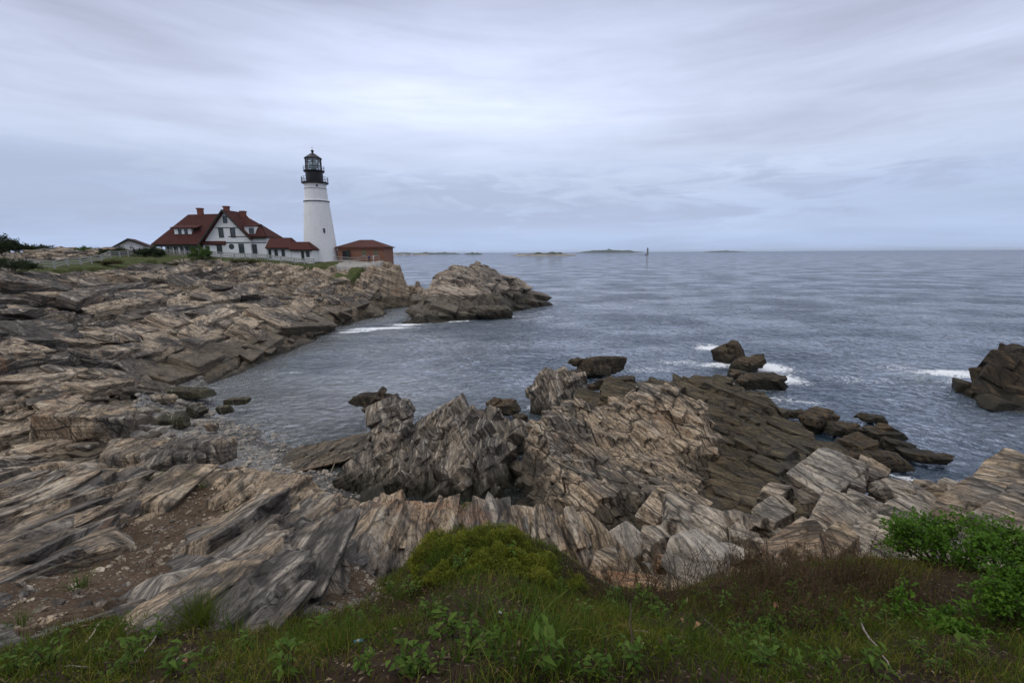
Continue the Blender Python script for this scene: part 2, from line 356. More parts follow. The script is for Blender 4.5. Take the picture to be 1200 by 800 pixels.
def brick_mat():
    m, t = new_mat('red_brick'); P = t.n('ShaderNodeNewGeometry').outputs['Position']
    s = t.n('ShaderNodeSeparateXYZ', {0: P})
    v = t.n('ShaderNodeCombineXYZ', {0: t.m('ADD', s.outputs[0], s.outputs[1]), 1: s.outputs[2]})
    br = t.n('ShaderNodeTexBrick', {'Vector': v, 'Color1': (0.27, 0.110, 0.058), 'Color2': (0.21, 0.082, 0.044), 'Mortar': (0.27, 0.17, 0.12), 'Scale': 1.0, 'Mortar Size': 0.012, 'Brick Width': 0.3, 'Row Height': 0.1})
    c = t.mix(t.m('MULTIPLY', t.rng(t.noise(P, 0.7, 4), 0.4, 0.7), 0.35), br.outputs[0], (0.16, 0.06, 0.035))
    t.out(t.n('ShaderNodeBsdfPrincipled', {'Base Color': c, 'Roughness': 0.92})); return m
M['brick'] = brick_mat()
def tower_mat():
    m, t = new_mat('whitewashed_masonry'); P = t.n('ShaderNodeNewGeometry').outputs['Position']
    z = t.n('ShaderNodeSeparateXYZ', {0: P}).outputs[2]
    n = t.noise(P, 1.6, 6, 0.65)
    st = t.noise(t.vm('MULTIPLY', P, (1.6, 1.6, 0.12)), 1.0, 5, 0.6)
    c = t.mix(t.rng(n, 0.35, 0.7), (0.80, 0.80, 0.79), (0.86, 0.86, 0.85))
    c = t.mix(t.m('MULTIPLY', t.rng(st, 0.54, 0.72), 0.35), c, (0.60, 0.58, 0.53))
    rows = t.m('ABSOLUTE', t.m('SUBTRACT', t.m('FRACT', t.m('MULTIPLY', z, 1.9)), 0.5))
    h = t.m('ADD', n, t.m('MULTIPLY', t.rng(rows, 0.0, 0.08), 0.5))
    t.out(t.n('ShaderNodeBsdfPrincipled', {'Base Color': c, 'Roughness': 0.8, 'Normal': bump(t, h, 0.5, 0.06)})); return m
M['tower'] = tower_mat()
def lantern_glass():
    m, t = new_mat('lantern_glass')
    g = t.n('ShaderNodeBsdfGlossy', {'Color': (1, 1, 1), 'Roughness': 0.03}); tr = t.n('ShaderNodeBsdfTransparent', {'Color': (0.86, 0.89, 0.9)})
    t.out(t.n('ShaderNodeMixShader', {0: t.m('ADD', t.m('MULTIPLY', t.n('ShaderNodeFresnel', {'IOR': 1.5}).outputs[0], 1.0), 0.06), 1: tr, 2: g})); return m
M['lantern_glass'] = lantern_glass()
M['lens'] = simple('fresnel_lens', (0.45, 0.55, 0.52), 0.1, 0.2, 3, 0.7)

def leaf_mat(name, a, b, c, trans=0.35, rough=0.55):
    """a, b, c: three leaf colours picked by the tint of each leaf"""
    m, t = new_mat(name); tn = t.attr('tint')
    P = t.n('ShaderNodeNewGeometry').outputs['Position']
    col = t.ramp(tn, [(0.0, a), (0.5, b), (1.0, c)])
    col = t.mix(t.m('MULTIPLY', t.rng(t.noise(P, 25, 3), 0.4, 0.7), 0.3), col, tuple(x * 0.6 for x in a))
    p = t.n('ShaderNodeBsdfPrincipled', {'Base Color': col, 'Roughness': rough, 'Specular IOR Level': 0.12})
    tl = t.n('ShaderNodeBsdfTranslucent', {'Color': col})
    t.out(t.n('ShaderNodeMixShader', {0: trans, 1: p.outputs[0], 2: tl.outputs[0]})); return m
M['grass'] = leaf_mat('grass_blades', (0.048, 0.082, 0.008), (0.105, 0.140, 0.013), (0.26, 0.21, 0.05))
M['weed'] = leaf_mat('weed_leaves', (0.045, 0.088, 0.012), (0.082, 0.145, 0.020), (0.14, 0.20, 0.035))
M['dry'] = leaf_mat('dry_stems', (0.045, 0.024, 0.013), (0.085, 0.048, 0.024), (0.19, 0.13, 0.065), 0.15, 0.8)
M['rose'] = leaf_mat('shrub_leaves', (0.042, 0.10, 0.010), (0.078, 0.165, 0.015), (0.13, 0.23, 0.028))
M['mound'] = leaf_mat('mound_leaves', (0.075, 0.10, 0.012), (0.165, 0.19, 0.02), (0.30, 0.27, 0.035))
M['heath'] = leaf_mat('heath_leaves', (0.045, 0.045, 0.016), (0.085, 0.085, 0.026), (0.14, 0.075, 0.030))
M['bushdark'] = leaf_mat('dark_bush_leaves', (0.020, 0.034, 0.012), (0.034, 0.052, 0.017), (0.055, 0.072, 0.024))
M['bushlight'] = leaf_mat('bright_bush_leaves', (0.06, 0.11, 0.02), (0.09, 0.15, 0.03), (0.13, 0.19, 0.04))
M['litter'] = leaf_mat('leaf_litter', (0.045, 0.028, 0.018), (0.11, 0.07, 0.042), (0.26, 0.20, 0.13), 0.1, 0.85)

def soil_mat(name, a, b, peb, scale=1.0):
    m, t = new_mat(name); P = t.n('ShaderNodeNewGeometry').outputs['Position']
    n = t.noise(P, 1.2, 6, 0.7); f = t.noise(P, 22 * scale, 5, 0.7)
    c = t.mix(t.rng(n, 0.35, 0.65), a, b)
    c = t.mix(t.m('MULTIPLY', t.rng(f, 0.52, 0.36), 0.7), c, tuple(x * 0.4 for x in a))
    vo = t.n('ShaderNodeTexVoronoi', {'Vector': P, 'Scale': 26.0 * scale})
    pick = t.rng(t.n('ShaderNodeSeparateXYZ', {0: vo.outputs['Color']}).outputs[0], 0.80, 0.86)
    pf = t.m('MULTIPLY', pick, t.rng(vo.outputs['Distance'], 0.42, 0.34))
    c = t.mix(t.m('MULTIPLY', pf, 0.75), c, peb)
    h = t.m('ADD', t.m('MULTIPLY', f, 0.8), t.m('MULTIPLY', pf, 0.7)); h = t.m('ADD', h, n)
    t.out(t.n('ShaderNodeBsdfPrincipled', {'Base Color': c, 'Roughness': 0.95, 'Specular IOR Level': 0.15, 'Normal': bump(t, h, 0.9, 0.035)})); return m
M['soil'] = soil_mat('brown_soil', (0.080, 0.053, 0.034), (0.125, 0.086, 0.056), (0.30, 0.24, 0.18))
M['bank'] = soil_mat('dark_bank_soil', (0.024, 0.015, 0.009), (0.046, 0.030, 0.018), (0.16, 0.12, 0.085))
M['turf'] = soil_mat('turf', (0.055, 0.072, 0.022), (0.09, 0.10, 0.035), (0.10, 0.09, 0.045), 0.3)

def beach_mat():
    m, t = new_mat('shingle'); P = t.n('ShaderNodeNewGeometry').outputs['Position']
    vo = t.n('ShaderNodeTexVoronoi', {'Vector': P, 'Scale': 7.0, 'Randomness': 1.0}); vo2 = t.n('ShaderNodeTexVoronoi', {'Vector': P, 'Scale': 17.0})
    r = t.n('ShaderNodeSeparateXYZ', {0: vo.outputs['Color']}).outputs[0]; r2 = t.n('ShaderNodeSeparateXYZ', {0: vo2.outputs['Color']}).outputs[0]
    c = t.ramp(t.m('ADD', t.m('MULTIPLY', r, 0.6), t.m('MULTIPLY', r2, 0.4)), [(0.1, (0.07, 0.068, 0.065)), (0.45, (0.17, 0.165, 0.155)), (0.75, (0.30, 0.285, 0.26)), (0.95, (0.46, 0.44, 0.41))])
    z = t.n('ShaderNodeSeparateXYZ', {0: P}).outputs[2]
    wn = t.m('ADD', z, t.m('MULTIPLY', t.m('SUBTRACT', t.noise(P, 0.9, 4), 0.5), 0.5))
    c = t.mix(t.m('MULTIPLY', t.rng(wn, 0.34, 0.14), 0.8), c, (0.035, 0.032, 0.030))
    h = t.m('ADD', t.m('MULTIPLY', vo.outputs['Distance'], -1.0), t.m('MULTIPLY', vo2.outputs['Distance'], -0.4))
    t.out(t.n('ShaderNodeBsdfPrincipled', {'Base Color': c, 'Roughness': 0.7, 'Normal': bump(t, h, 1.0, 0.10)})); return m
M['beach'] = beach_mat()

def water_mat():
    m, t = new_mat('sea_water'); P = t.n('ShaderNodeNewGeometry').outputs['Position']
    st = t.vm('MULTIPLY', P, (0.8, 1.0, 1.0)); st = t.n('ShaderNodeVectorRotate', {'Vector': st, 'Angle': 0.25}, rotation_type='Z_AXIS').outputs[0]
    n1 = t.noise(st, 0.42, 4, 0.6, .4); n2 = t.noise(st, 1.7, 5, 0.68, 0.8); n3 = t.noise(st, 0.07, 5, 0.6); n4 = t.noise(st, 7.0, 3, 0.6)
    r = t.m('LENGTH', P) if False else t.n('ShaderNodeVectorMath', {0: P}, operation='LENGTH').outputs['Value']
    calm = t.attr('calm')
    h = t.m('ADD', t.m('MULTIPLY', n1, 0.62), t.m('MULTIPLY', n2, 0.36)); h = t.m('ADD', h, t.m('MULTIPLY', n4, 0.07))
    h = t.m('MULTIPLY', h, t.m('SUBTRACT', 1.0, t.m('MULTIPLY', calm, 0.55)))
    nrm = bump(t, h, 1.0, 1.9)
    gust = t.rng(n3, 0.38, 0.62, 0.44, 0.72)
    deep = t.attr('deep'); foam = t.attr('foam'); swell = t.attr('swell')
    body = t.mix(deep, (0.050, 0.062, 0.050), (0.012, 0.030, 0.050))
    body = t.mix(t.m('MULTIPLY', swell, 0.7), body, (0.045, 0.085, 0.065))
    df = t.n('ShaderNodeBsdfDiffuse', {'Color': body}); tr = t.n('ShaderNodeBsdfTransparent', {'Color': (0.55, 0.62, 0.57)})
    under = t.n('ShaderNodeMixShader', {0: t.rng(deep, 0.0, 0.65, 0.10, 1.0), 1: tr.outputs[0], 2: df.outputs[0]})
    gl = t.n('ShaderNodeBsdfGlossy', {'Color': (0.86, 0.88, 0.92), 'Roughness': 0.05, 'Normal': nrm})
    fr = t.n('ShaderNodeFresnel', {'IOR': 1.33, 'Normal': nrm})
    w = t.n('ShaderNodeMixShader', {0: t.m('MULTIPLY', fr.outputs[0], gust, clamp=True), 1: under.outputs[0], 2: gl.outputs[0]})
    fn = t.noise(t.vm('MULTIPLY', P, (1.0, 1.7, 1.0)), 1.3, 8, 0.74, 1.8)
    thr = t.m('ADD', t.m('MULTIPLY', foam, 0.52), fn)
    ff = t.rng(thr, 0.76, 0.96)
    wc = t.m('MULTIPLY', t.rng(t.m('ADD', n1, t.m('MULTIPLY', n2, 0.45)), 0.985, 1.06), t.m('MULTIPLY', t.m('SUBTRACT', 1.0, calm), 0.45))
    ff = t.m('MAXIMUM', ff, wc)
    fo = t.n('ShaderNodeBsdfDiffuse', {'Color': (0.78, 0.80, 0.82)})
    t.out(t.n('ShaderNodeMixShader', {0: ff, 1: w.outputs[0], 2: fo.outputs[0]})); return m
M['water'] = water_mat()
# ------------------------------------------------------------------ the land: one height field through surveyed points
def ctrl(rows):
    P, F = [], []
    for r in rows:
        if r[0] == 'W': P.append((r[1], r[2])); F.append((r[3], r[4])); continue
        px, py, kind, val, amp = r[:5]
        p = atY(px, py, val) if kind == 'Y' else atZ(px, py, val)
        P.append((p[0], p[1])); F.append((p[2], amp))
        if len(r) > 5:                       # a crest: the ground falls away behind it
            k = 1 + r[6] / math.hypot(p[0], p[1]); P.append((p[0] * k, p[1] * k)); F.append((r[5], amp))
    return P, F
LAND = [
 # plateau with the buildings
 (0, 300, 'Y', 90, .3), (20, 296, 'Y', 97, .5), (60, 292, 'Y', 108, .8), (100, 290.5, 'Y', 112, .8), (145, 294, 'Y', 112, .4), (95, 311, 'Y', 71, .1), (30, 317, 'Y', 58, .1), (0, 320, 'Y', 52, .3),
 (60, 314, 'Y', 64, .1), (150, 303, 'Y', 84, .1), (190, 299, 'Y', 97, .05), (245, 300.5, 'Y', 103, .05), (313, 302.5, 'Y', 104, .05), (377, 306, 'Y', 107, .05), (425, 306.5, 'Y', 107, .05), (340, 304, 'Y', 105, .05),
 (250, 300, 'Y', 118, .05), (377, 305.5, 'Y', 118, .05), (430, 306, 'Y', 116, .05), (150, 296, 'Y', 125, .2), (30, 296, 'Y', 130, .3), (455, 307, 'Y', 103, .3),
 # its rocky edge
 (0, 332, 'Y', 45, 1.1), (60, 324, 'Y', 57, 1.1), (120, 318, 'Y', 68, 1.1), (180, 308, 'Y', 86, .8), (215, 306, 'Y', 92, .8), (260, 306, 'Y', 94, .6), (320, 309, 'Y', 96, .5), (380, 313, 'Y', 98, .6), (425, 314, 'Y', 99, .6), (448, 309, 'Y', 100, .8),
 # the slope down to the cove
 (0, 360, 'Y', 36, 1.1), (0, 400, 'Y', 29.5, 1.0), (0, 450, 'Y', 25, .7), (0, 490, 'Y', 22.5, .6), (0, 522, 'Y', 20.3, .5),
 (100, 340, 'Y', 58, 1.3), (100, 365, 'Y', 46, 1.3), (100, 400, 'Y', 36, 1.1), (100, 440, 'Y', 29, .8), (100, 480, 'Y', 25, .6), (100, 512, 'Y', 22.3, .5),
 (200, 322, 'Y', 80, 1.3), (200, 350, 'Y', 59, 1.3), (200, 380, 'Y', 48.5, 1.1), (200, 410, 'Y', 42, .8), (185, 432, 'Y', 38.5, .6), (150, 460, 'Y', 29.5, .6), (150, 490, 'Y', 25.6, .5),
 (205, 455, 'Y', 36, .15), (200, 480, 'Y', 31, .15), (205, 500, 'Y', 28, .12),
 (300, 320, 'Y', 88, 1.2), (300, 342, 'Y', 69, 1.2), (300, 370, 'Y', 57.5, .9), (300, 398, 'Y', 51, .8), (300, 418, 'Y', 47.5, .6),
 (400, 322, 'Y', 96, 1.0), (400, 342, 'Y', 86, 1.1), (400, 366, 'Y', 76, .9), (385, 388, 'Y', 66.5, .7),
 (450, 322, 'Y', 100, 1.0), (470, 312, 'Y', 102, 1.0), (488, 328, 'Y', 104, 1.0), (455, 342, 'Y', 97, 1.0), (480, 346, 'Y', 103, .9), (440, 358, 'Y', 86, .8),
 # the floor of the cove and the open sea
 (300, 470, 'Z', -.45, .1), (360, 480, 'Z', -.8, .1), (350, 440, 'Z', -2, .2), (450, 450, 'Z', -3, .2), (500, 420, 'Z', -4, .2), (430, 405, 'Z', -3.0, .2), (250, 452, 'Z', -.15, .1), (470, 378, 'Z', -3, .3),
 (270, 490, 'Z', -.12, .08), (300, 505, 'Z', .02, .06), (335, 515, 'Z', -.12, .06), (380, 545, 'Z', -.10, .06), (410, 560, 'Z', -.08, .06), (390, 515, 'Z', -.25, .05), (325, 540, 'Z', .26, .06), (250, 520, 'Z', .6, .06), (285, 525, 'Z', .34, .06), (420, 490, 'Z', -.6, .1), (390, 475, 'Z', -.9, .1),
 ('W', 0, 62, -5, .3), ('W', 40, 60, -6, .3), ('W', 80, 100, -8, .3), ('W', -12, 96, -5, .3), ('W', -20, 150, -9, .3), ('W', 0, 220, -9, .3), ('W', 120, 220, -9, .3), ('W', 60, 30, -5, .3), ('W', -60, 150, -6, .3), ('W', -120, 160, -4, .3),
 ('W', -120, 100, 11, .5), ('W', -90, 60, 10, .5), ('W', -60, 30, 8, .8), ('W', -45, 15, 8, .6), ('W', -150, 20, 12, .5), ('W', 0, 118, -6, .3), ('W', -32, 128, -3, .4), ('W', -42, 131, -3, .4), ('W', -60, 134, -2, .4), ('W', -22, 112, -4, .4),
 # the near shelf of slabs, its crest and the drop behind it
 (0, 560, 'Z', 7.2, .25, 5.0, 4.5), (50, 548, 'Z', 7.0, .25, 4.0, 4.5), (100, 545, 'Z', 6.9, .25, 3.0, 4.5), (160, 552, 'Z', 6.7, .25, 2.0, 4.5), (230, 556, 'Z', 6.5, .25, 1.5, 4.2), (300, 556, 'Z', 6.3, .2, 1.0, 4.2), (370, 568, 'Z', 6.3, .2, .5, 3.8), (410, 584, 'Z', 6.3, .22, .3, 3.4),
 (450, 588, 'Z', 6.3, .2, .3, 3.4), (500, 588, 'Z', 6.3, .15, .4, 3.4), (560, 592, 'Z', 6.2, .15, .7, 3.4), (620, 600, 'Z', 6.0, .15, .8, 3.4), (690, 610, 'Z', 5.8, .15, 1.2, 3.2),
 (0, 610, 'Z', 7.5, .25), (80, 600, 'Z', 7.3, .25), (160, 590, 'Z', 7.05, .22), (250, 590, 'Z', 6.9, .12), (330, 600, 'Z', 6.9, .22), (400, 620, 'Z', 7.0, .22), (440, 612, 'Z', 6.75, .2), (420, 665, 'Z', 7.5, .18),
 (0, 655, 'Z', 7.9, .25), (60, 650, 'Z', 7.7, .15), (130, 640, 'Z', 7.5, .06), (200, 630, 'Z', 7.4, .06), (260, 620, 'Z', 7.3, .12), (240, 670, 'Z', 7.9, .2), (330, 660, 'Z', 7.7, .22), (100, 690, 'Z', 8.15, .06), (0, 710, 'Z', 8.4, .1), (330, 710, 'Z', 8.25, .15), (200, 710, 'Z', 8.4, .15),
 (0, 750, 'Z', 8.9, .08), (150, 750, 'Z', 8.85, .1), (300, 750, 'Z', 8.8, .1), (420, 730, 'Z', 8.5, .06), (450, 690, 'Z', 7.9, .06),
 # the grassy bank the photographer stands on
 (560, 628, 'Z', 8.42, .03, 5.4, 2.3), (620, 636, 'Z', 8.42, .03, 5.2, 2.2), (505, 634, 'Z', 8.4, .03, 5.4, 2.0), (664, 652, 'Z', 8.4, .03, 4.8, 2.2), (690, 692, 'Z', 8.3, .03, 4.6, 2.4), (485, 662, 'Z', 8.25, .03, 6.0, 1.6), (560, 690, 'Z', 9.05, .03),
 (470, 720, 'Z', 8.7, .03), (600, 800, 'Z', 9.85, .03), (300, 800, 'Z', 9.6, .03), (0, 800, 'Z', 9.5, .04), (900, 800, 'Z', 9.5, .03), (1200, 800, 'Z', 9.1, .03), (750, 740, 'Z', 9.0, .03),
 (800, 690, 'Z', 8.0, .03, 5.2, 2.2), (860, 678, 'Z', 7.8, .03, 5.2, 2.2), (930, 668, 'Z', 7.6, .03, 5.4, 2.0), (1000, 662, 'Z', 7.5, .03, 5.6, 2.0), (1100, 668, 'Z', 7.4, .03, 5.8, 2.0), (1200, 680, 'Z', 7.4, .03, 6.0, 2.0), (950, 730, 'Z', 8.6, .03), (1100, 730, 'Z', 8.3, .03),
 ('W', 0, 0, 9.9, .03), ('W', 0, -4, 10.4, .05), ('W', -6, -2, 10, .1), ('W', 6, -2, 9.6, .05), ('W', -12, 2, 9.6, .2), ('W', -14, 6, 8.6, .3), ('W', 12, 2, 8.6, .1), ('W', -30, 0, 9.5, .3), ('W', 30, 0, 8, .3), ('W', 0, -30, 12, .2),
 # bedrock in front of the outcrops and under the blocks at the right
 ('W', 1.2, 8.3, 4.5, .2), ('W', 3, 8.6, 4.4, .3), ('W', 5, 8.8, 4.5, .35), ('W', 7.5, 8.6, 5.2, .3), ('W', 10.5, 8.6, 5.6, .3), ('W', 14, 8.5, 6.0, .3), ('W', 4.5, 11, 3.2, .4), ('W', 7, 11.2, 3.8, .4), ('W', 10, 11.6, 4.0, .4), ('W', 14, 11.3, 4.6, .35), ('W', 18, 11, 5, .3),
 ('W', 5.5, 14, 1.9, .4), ('W', 9, 14.6, 1.2, .4), ('W', 13, 14, 1.0, .4), ('W', 17, 13.5, 1.6, .4), ('W', 22, 13, 2, .4), ('W', 20, 18, -2, .3), ('W', 13, 18, -1.2, .3), ('W', 9, 18, .1, .3), ('W', 2.5, 13.2, .6, .3), ('W', -.5, 14, .3, .3), ('W', -3.5, 15.5, .2, .3), ('W', -6.5, 17.5, .3, .2), ('W', 0, 19, .1, .2), ('W', 4, 18, .4, .3),
 ('W', 6, 24, -.7, .2), ('W', 4, 36, -1.6, .2), ('W', 14, 28, -1.2, .2), ('W', -4, 26, -1.5, .2), ('W', -8, 22.5, -.4, .15), ('W', 1, 29, -1.2, .2), ('W', 20, 26, -2.5, .2), ('W', 26, 36, -4, .2), ('W', 16, 44, -3.5, .2), ('W', 8, 46, -4, .2), ('W', 30, 18, -3, .3), ('W', 36, 22, -4, .3),
]
LP, LF = ctrl(LAND)
# points on one spot: keep the first
keep = [i for i in range(len(LP)) if all((LP[i][0] - LP[j][0]) ** 2 + (LP[i][1] - LP[j][1]) ** 2 > 0.09 for j in range(i))]
LAND_RBF = RBF([LP[i] for i in keep], [LF[i] for i in keep])
def base(x, y):
    x = np.asarray(x, float); y = np.asarray(y, float)
    z, a = LAND_RBF(x, y); return z, np.clip(a, 0.02, 1.4)
def hit(px, py, zmin=-2.0):                 # where the sight line through a pixel meets the bare land
    d = ray(px, py); t = np.concatenate([np.arange(0.8, 30, 0.03), np.arange(30, 170, 0.15)])
    p = EYE[None] + d[None] * t[:, None]; z, _ = base(p[:, 0], p[:, 1]); w = np.nonzero(p[:, 2] < np.maximum(z, zmin))[0]
    return p[w[0]] if len(w) else p[-1]
def hits(pix): return [tuple(hit(*p)[:2]) for p in pix]

SOIL = hits([(0, 735), (0, 692), (40, 668), (85, 645), (120, 622), (165, 612), (205, 582), (228, 572), (262, 574), (282, 585), (262, 602), (222, 622), (205, 655), (175, 690), (120, 712), (70, 728), (30, 745)])
SOIL2 = hits([(330, 690), (380, 655), (420, 640), (450, 650), (470, 668), (450, 700), (400, 716), (350, 712)])
BEACH = hits([(196, 445), (236, 440), (262, 470)]) + [tuple(atZ(*p)[:2]) for p in [(300, 490, -.5), (345, 500, -.5), (375, 520, -.5), (420, 545, -.5), (440, 560, -.3)]] + [tuple(atZ(*p)[:2]) for p in [(425, 585, .0), (380, 575, .2), (310, 560, .4), (240, 550, .6), (190, 520, .6), (150, 505, .8), (165, 480, .6)]]
TURF = [tuple(atY(*p)[:2]) for p in [(20, 322, 56), (60, 318, 62), (110, 315, 70), (150, 309, 80), (185, 304, 90), (215, 304, 96), (300, 305, 97), (345, 308.5, 97.5), (392, 312, 99), (398, 308, 103), (350, 306, 106), (300, 303, 108), (240, 301, 110), (190, 298, 108), (120, 302, 92), (70, 308, 78), (20, 314, 62)]]
TURF2 = [tuple(atY(*p)[:2]) for p in [(386, 332, 92), (392, 324, 95), (410, 318, 98), (424, 317, 99), (418, 323, 97), (398, 333, 92)]]
BANK = hits([(0, 762), (60, 742), (110, 728), (170, 722), (230, 738), (300, 742), (350, 722), (410, 712), (440, 690), (470, 668), (490, 655), (515, 628), (560, 614)]) + [tuple(atZ(*p)[:2]) for p in [(600, 614, 8.4), (660, 645, 8.2), (700, 684, 8.0), (760, 688, 7.9), (830, 676, 7.7), (900, 664, 7.4), (1000, 652, 7.2), (1100, 650, 7.0), (1250, 660, 7.0)]] + [(20, 3), (20, -25), (-20, -25), (-12, .8), (-6, 1.6)]
PAVE = [tuple(atY(*p)[:2]) for p in [(392, 312, 99), (420, 315, 99.5), (446, 311, 100.5), (452, 307.5, 104), (395, 306.3, 112), (380, 307, 104)]]

TANSPOT = [(330, 360, 62, 14, .75), (420, 335, 92, 14, .75), (250, 385, 50, 7, .5), (465, 325, 101, 10, .6), (60, 400, 32, 6, -.35), (60, 360, 46, 12, -.3), (180, 320, 80, 14, -.35), (250, 410, 46, 8, -.5), (60, 470, 24, 4, .0),
           (500, 600, 8.4, 1.8, .6), (600, 605, 8.3, 1.6, .75), (390, 572, 8.7, 1.0, .8), (215, 555, 9.3, 2.0, .5), (330, 640, 5.7, 1.2, -.3), (120, 590, 7.2, 1.5, .2), (270, 690, 5.2, 1.2, -.45), (190, 705, 4.4, .8, -.5), (690, 640, 8.0, 1.5, .3)]
def land_detail(x, y, z, amp):
    near = 1 - sstep(18, 26, np.hypot(x, y))
    R = np.hypot(x, y); spc = np.where(R < 18, R * .0071, R * .0029); d_far = strata(x, y, -2.0, 5, [(13.0, 3.4, .75), (5.0, 1.5, .50), (2.0, .62, .24), (.8, .26, .09)], dip=1.0, warp=.3, crack=.45, spacing=spc)
    lv = [(5.5, 1.7, .62), (2.4, .6, .26), (1.0, .2, .09)]
    m = near > 0
    d = d_far.copy()
    if m.any():
        dn = strata(x[m], y[m], -4.0, 105, lv, dip=.6, warp=.03, fine=.6, crack=.5, jit=.06)
        d[m] = d_far[m] * (1 - near[m]) + dn * near[m] * 1.15
    h = d * amp
    # far slope: shelving beds, each with its own thickness, stepping down to the water
    far = sstep(19, 24, R) * sstep(.25, .7, amp)
    m = far > 0.01
    if m.any():
        X, Y_, Z = x[m], y[m], (z + h)[m]; w = .9 * fbm(X * .11, Y_ * .06, 811, 4) + .35 * fbm(X * .5, Y_ * .25, 815, 3)
        s = Z + .28 * X + w; zz = Z.copy()
        for T, sd, k in ((1.5, 3, .75), (.52, 4, .7)):
            q = (s + .25 * T * fbm(X * .2, Y_ * .1, sd + 830, 2)) / T; f = q - np.floor(q)
            t = np.where(f < .72, f * .30, .216 + (f - .72) / .28 * .784)
            dz = (t - f) * T * k; zz = zz + dz; s = s + dz
        h[m] += (zz - Z) * far[m]
    return h

RR = np.concatenate([np.exp(np.linspace(math.log(.45), math.log(18), 520))[:-1], np.exp(np.linspace(math.log(18), math.log(112), 640)), np.exp(np.linspace(math.log(112), math.log(215), 45))[1:]])
def build_land():
    az = np.concatenate([np.linspace(-115, -54, 90)[:-1], np.linspace(-54, 54, 1180), np.linspace(54, 115, 90)[1:]])
    rr = RR
    A, R = np.meshgrid(np.radians(az), rr)
    x = R * np.sin(A); y = R * np.cos(A)
    coarse = np.ones(x.shape, bool)
    z, amp = base(x, y)
    w = z > -3.2
    zd = z.copy()
    zd[w] = z[w] + land_detail(x[w], y[w], z[w], amp[w])
    # regions with ragged borders
    near = np.hypot(x, y) < 30
    wob = np.where(near, .16, 1.2)
    xw = x + wob * fbm(x / np.where(near, .5, 4), y / np.where(near, .5, 4), 201, 3); yw = y + wob * fbm(x / np.where(near, .5, 4) + 9, y / np.where(near, .5, 4), 202, 3)
    soil = inpoly(xw, yw, SOIL) | inpoly(xw, yw, SOIL2); beach = inpoly(x + .5 * (xw - x), y + .5 * (yw - y), BEACH); bank = inpoly(xw, yw, BANK); turf = inpoly(xw, yw, TURF) | inpoly(xw, yw, TURF2); pave = inpoly(x, y, PAVE)
    sm = (soil | bank | beach)
    flat = z + np.where(near, .035 * fbm(x * 1.6, y * 1.6, 301, 4) + .02 * fbm(x * 9, y * 9, 302, 3), .1 * fbm(x * .4, y * .4, 303, 3))
    zd = np.where(sm, flat, zd)
    zd = np.where(turf, z + .25 * fbm(x * .35, y * .35, 305, 4), zd); zd = np.where(pave, z, zd)
    lab = np.zeros(x.shape, np.int32); lab[turf] = 4; lab[soil] = 1; lab[beach] = 2; lab[bank] = 3; lab[pave & ~turf] = 5
    tan = np.zeros(x.shape)
    for px, py, Y, r, v in TANSPOT:
        p = atY(px, py, Y); tan += v * np.exp(-((x - p[0]) ** 2 + (y - p[1]) ** 2) / (2 * r * r))
    ny, nx = x.shape
    V = np.stack([x, y, zd], -1).reshape(-1, 3)
    i = np.arange(ny * nx).reshape(ny, nx)
    Q = np.stack([i[:-1, :-1], i[:-1, 1:], i[1:, 1:], i[1:, :-1]], -1).reshape(-1, 4)[:, ::-1]
    zf = zd.reshape(-1); keepf = zf[Q].max(1) > -2.6; Q = Q[keepf]
    L = lab.reshape(-1)[Q[:, 0]]; tan = tan.reshape(-1)
    L = np.where((L == 0) & (np.hypot(V[Q[:, 0], 0], V[Q[:, 0], 1]) > 18.5 + 1.5 * pnoise(V[Q[:, 0], 0] * .4, V[Q[:, 0], 1] * .4, 3)), 6, L)
    for k, (nm, mt, kd) in enumerate([('terrain', 'rock', 'structure'), ('soil_ground', 'soil', 'structure'), ('beach', 'beach', 'structure'), ('bank_ground', 'bank', 'structure'), ('lawn', 'turf', 'structure'), ('pavement', 'pave', 'structure'), ('terrain', 'rock_slope', 'structure')]):
        q = Q[L == k]
        if not len(q): continue
        v, q2, at = compact(V, q, {'tan': tan})
        tag(obj(nm, fast_mesh(nm, v, q2, None, k not in (0, 6), at), M[mt]), kind=kd)
    return x, y, zd
GX, GY, GZ = build_land()

_AZ = np.concatenate([np.linspace(-115, -54, 90)[:-1], np.linspace(-54, 54, 1180), np.linspace(54, 115, 90)[1:]])
def ground(x, y):
    """height of the finished land at points (nearest vertex)"""
    x = np.asarray(x, float); y = np.asarray(y, float)
    ir = np.clip(np.searchsorted(RR, np.hypot(x, y)), 0, len(RR) - 1)
    ia = np.clip(np.searchsorted(_AZ, np.degrees(np.arctan2(x, y))), 0, len(_AZ) - 1)
    return GZ[ir, ia]

